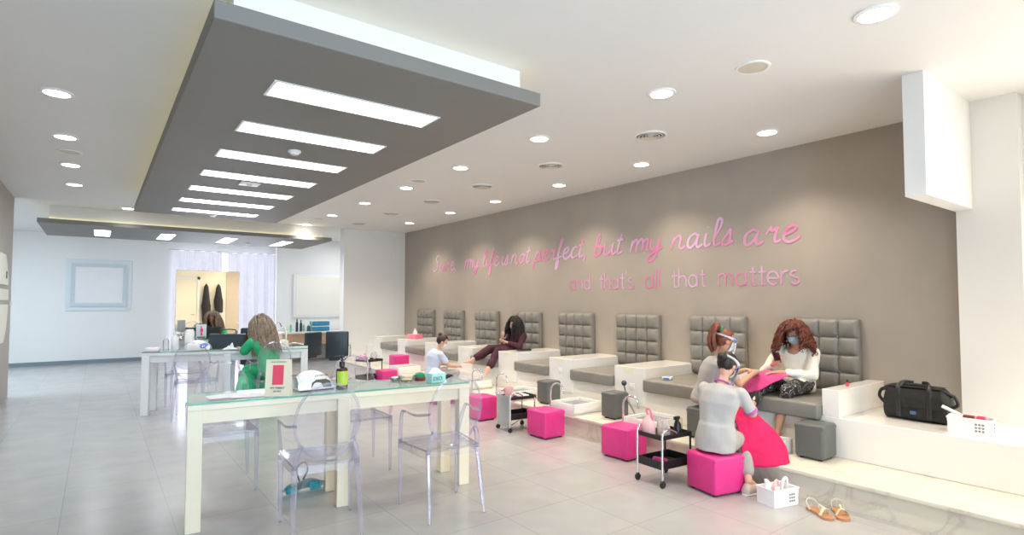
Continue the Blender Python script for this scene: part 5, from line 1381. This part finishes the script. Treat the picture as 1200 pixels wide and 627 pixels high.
# ------------------------------------------------------------------ pink towels
def cloth(name, rows, m, lab, cat='towel', n=5, thick=.006):
    rows = [catmull(r, n) for r in rows]
    cols = list(zip(*rows)); cols = [catmull(c, n) for c in cols]; nu, nv = len(cols)-1, len(cols[0])-1
    b = MB()
    g = [[b.bm.verts.new(cols[i][j] + V((1, .3, .5))*.006*mnoise.noise(cols[i][j]*22)) for j in range(nv+1)] for i in range(nu+1)]
    for i in range(nu):
        for j in range(nv): b.bm.faces.new((g[i][j], g[i+1][j], g[i+1][j+1], g[i][j+1]))
    o = b.build(name, m, autos=80); md = o.modifiers.new('thickness', 'SOLIDIFY'); md.thickness = thick; md.offset = 0
    tag(o, lab, cat); return o
cloth('pink_towel', [[(4.98, 2.82, .74), (4.84, 2.80, .76), (4.72, 2.80, .71), (4.64, 2.78, .60)],
                     [(4.96, 2.70, .785), (4.83, 2.68, .80), (4.70, 2.70, .745), (4.61, 2.71, .62)],
                     [(4.95, 2.55, .785), (4.84, 2.55, .79), (4.71, 2.58, .735), (4.62, 2.60, .66)],
                     [(4.95, 2.46, .775), (4.85, 2.48, .77), (4.76, 2.50, .745), (4.68, 2.54, .715)]], M['magenta_towel'], 'pink towel spread over the lap of the red haired client')
cloth('pink_towel', [[(4.00, 2.50, .55), (3.95, 2.41, .47), (3.94, 2.375, .33), (3.94, 2.36, .18)],
                     [(4.09, 2.50, .60), (4.05, 2.38, .46), (4.03, 2.31, .31), (4.02, 2.28, .175)],
                     [(4.16, 2.46, .58), (4.17, 2.31, .44), (4.16, 2.25, .31), (4.11, 2.19, .19)],
                     [(4.24, 2.42, .53), (4.27, 2.29, .42), (4.31, 2.22, .30), (4.22, 2.15, .205)]], M['hot_pink_cloth'], 'hot pink towel draped over the knees of the worker on the pink pouf')

# ------------------------------------------------------------------ light, world, camera
def area(loc, rot, sx, sy, power, col):
    l = bpy.data.lights.new('added_area_light', 'AREA'); l.shape = 'RECTANGLE'; l.size = sx; l.size_y = sy; l.energy = power; l.color = col
    o = bpy.data.objects.new('added_area_light', l); COL.objects.link(o); o.location = loc; o.rotation_euler = rot; return o
area((.25, YB-.15, 1.4), (R(90), 0, 0), 2.3, 2.4, 215, (.50, .74, 1))           # lamp added in the unseen opening as cool fill from behind
area((5.60, -.9, 1.4), (0, R(90), 0), 2.2, 3.1, 34, (1, .88, .74))              # lamp added at the right hand window to stand in for its light
area((2.8, YF-.3, 1.5), (R(-90), 0, 0), 2.4, 2.4, 30, (.82, .88, 1))           # lamp added before the far curtains to stand in for their light
area((-2.6, 12.6, 2.9), (0, 0, 0), 2, 3, 85, (.72, .87, 1))  # fill lamp added out of view to whiten the far left walls
area((6.0, 13.0, 2.9), (0, 0, 0), 3, 1.4, 26, (.95, .97, 1))  # hidden fill lamp added under the ceiling to brighten the alcove
w = bpy.data.worlds.new('sky'); SC.world = w; w.use_nodes = True
nt = w.node_tree; bg = nt.nodes['Background']; bg.inputs['Color'].default_value = (.80, .90, 1, 1); bg.inputs['Strength'].default_value = 2.2
cam = bpy.data.cameras.new('camera'); co = bpy.data.objects.new('camera', cam); COL.objects.link(co)
cam.sensor_width = 36; cam.lens = 651/1200*36; cam.shift_y = .01233; cam.clip_end = 100
co.location = (0, 0, 1.42); co.rotation_euler = (R(90+2.275), 0, R(-36.736)); SC.camera = co
SC.view_settings.view_transform = 'Standard'; SC.view_settings.look = 'None'; SC.view_settings.exposure = .85; SC.view_settings.gamma = 1
SC.cycles.use_denoising = True
SC.cycles.max_bounces = 10; SC.cycles.diffuse_bounces = 5; SC.cycles.transparent_max_bounces = 24; SC.cycles.transmission_bounces = 6
SC.cycles.sample_clamp_indirect = 6; SC.cycles.caustics_reflective = False; SC.cycles.caustics_refractive = False
SC.unit_settings.scale_length = 1.0
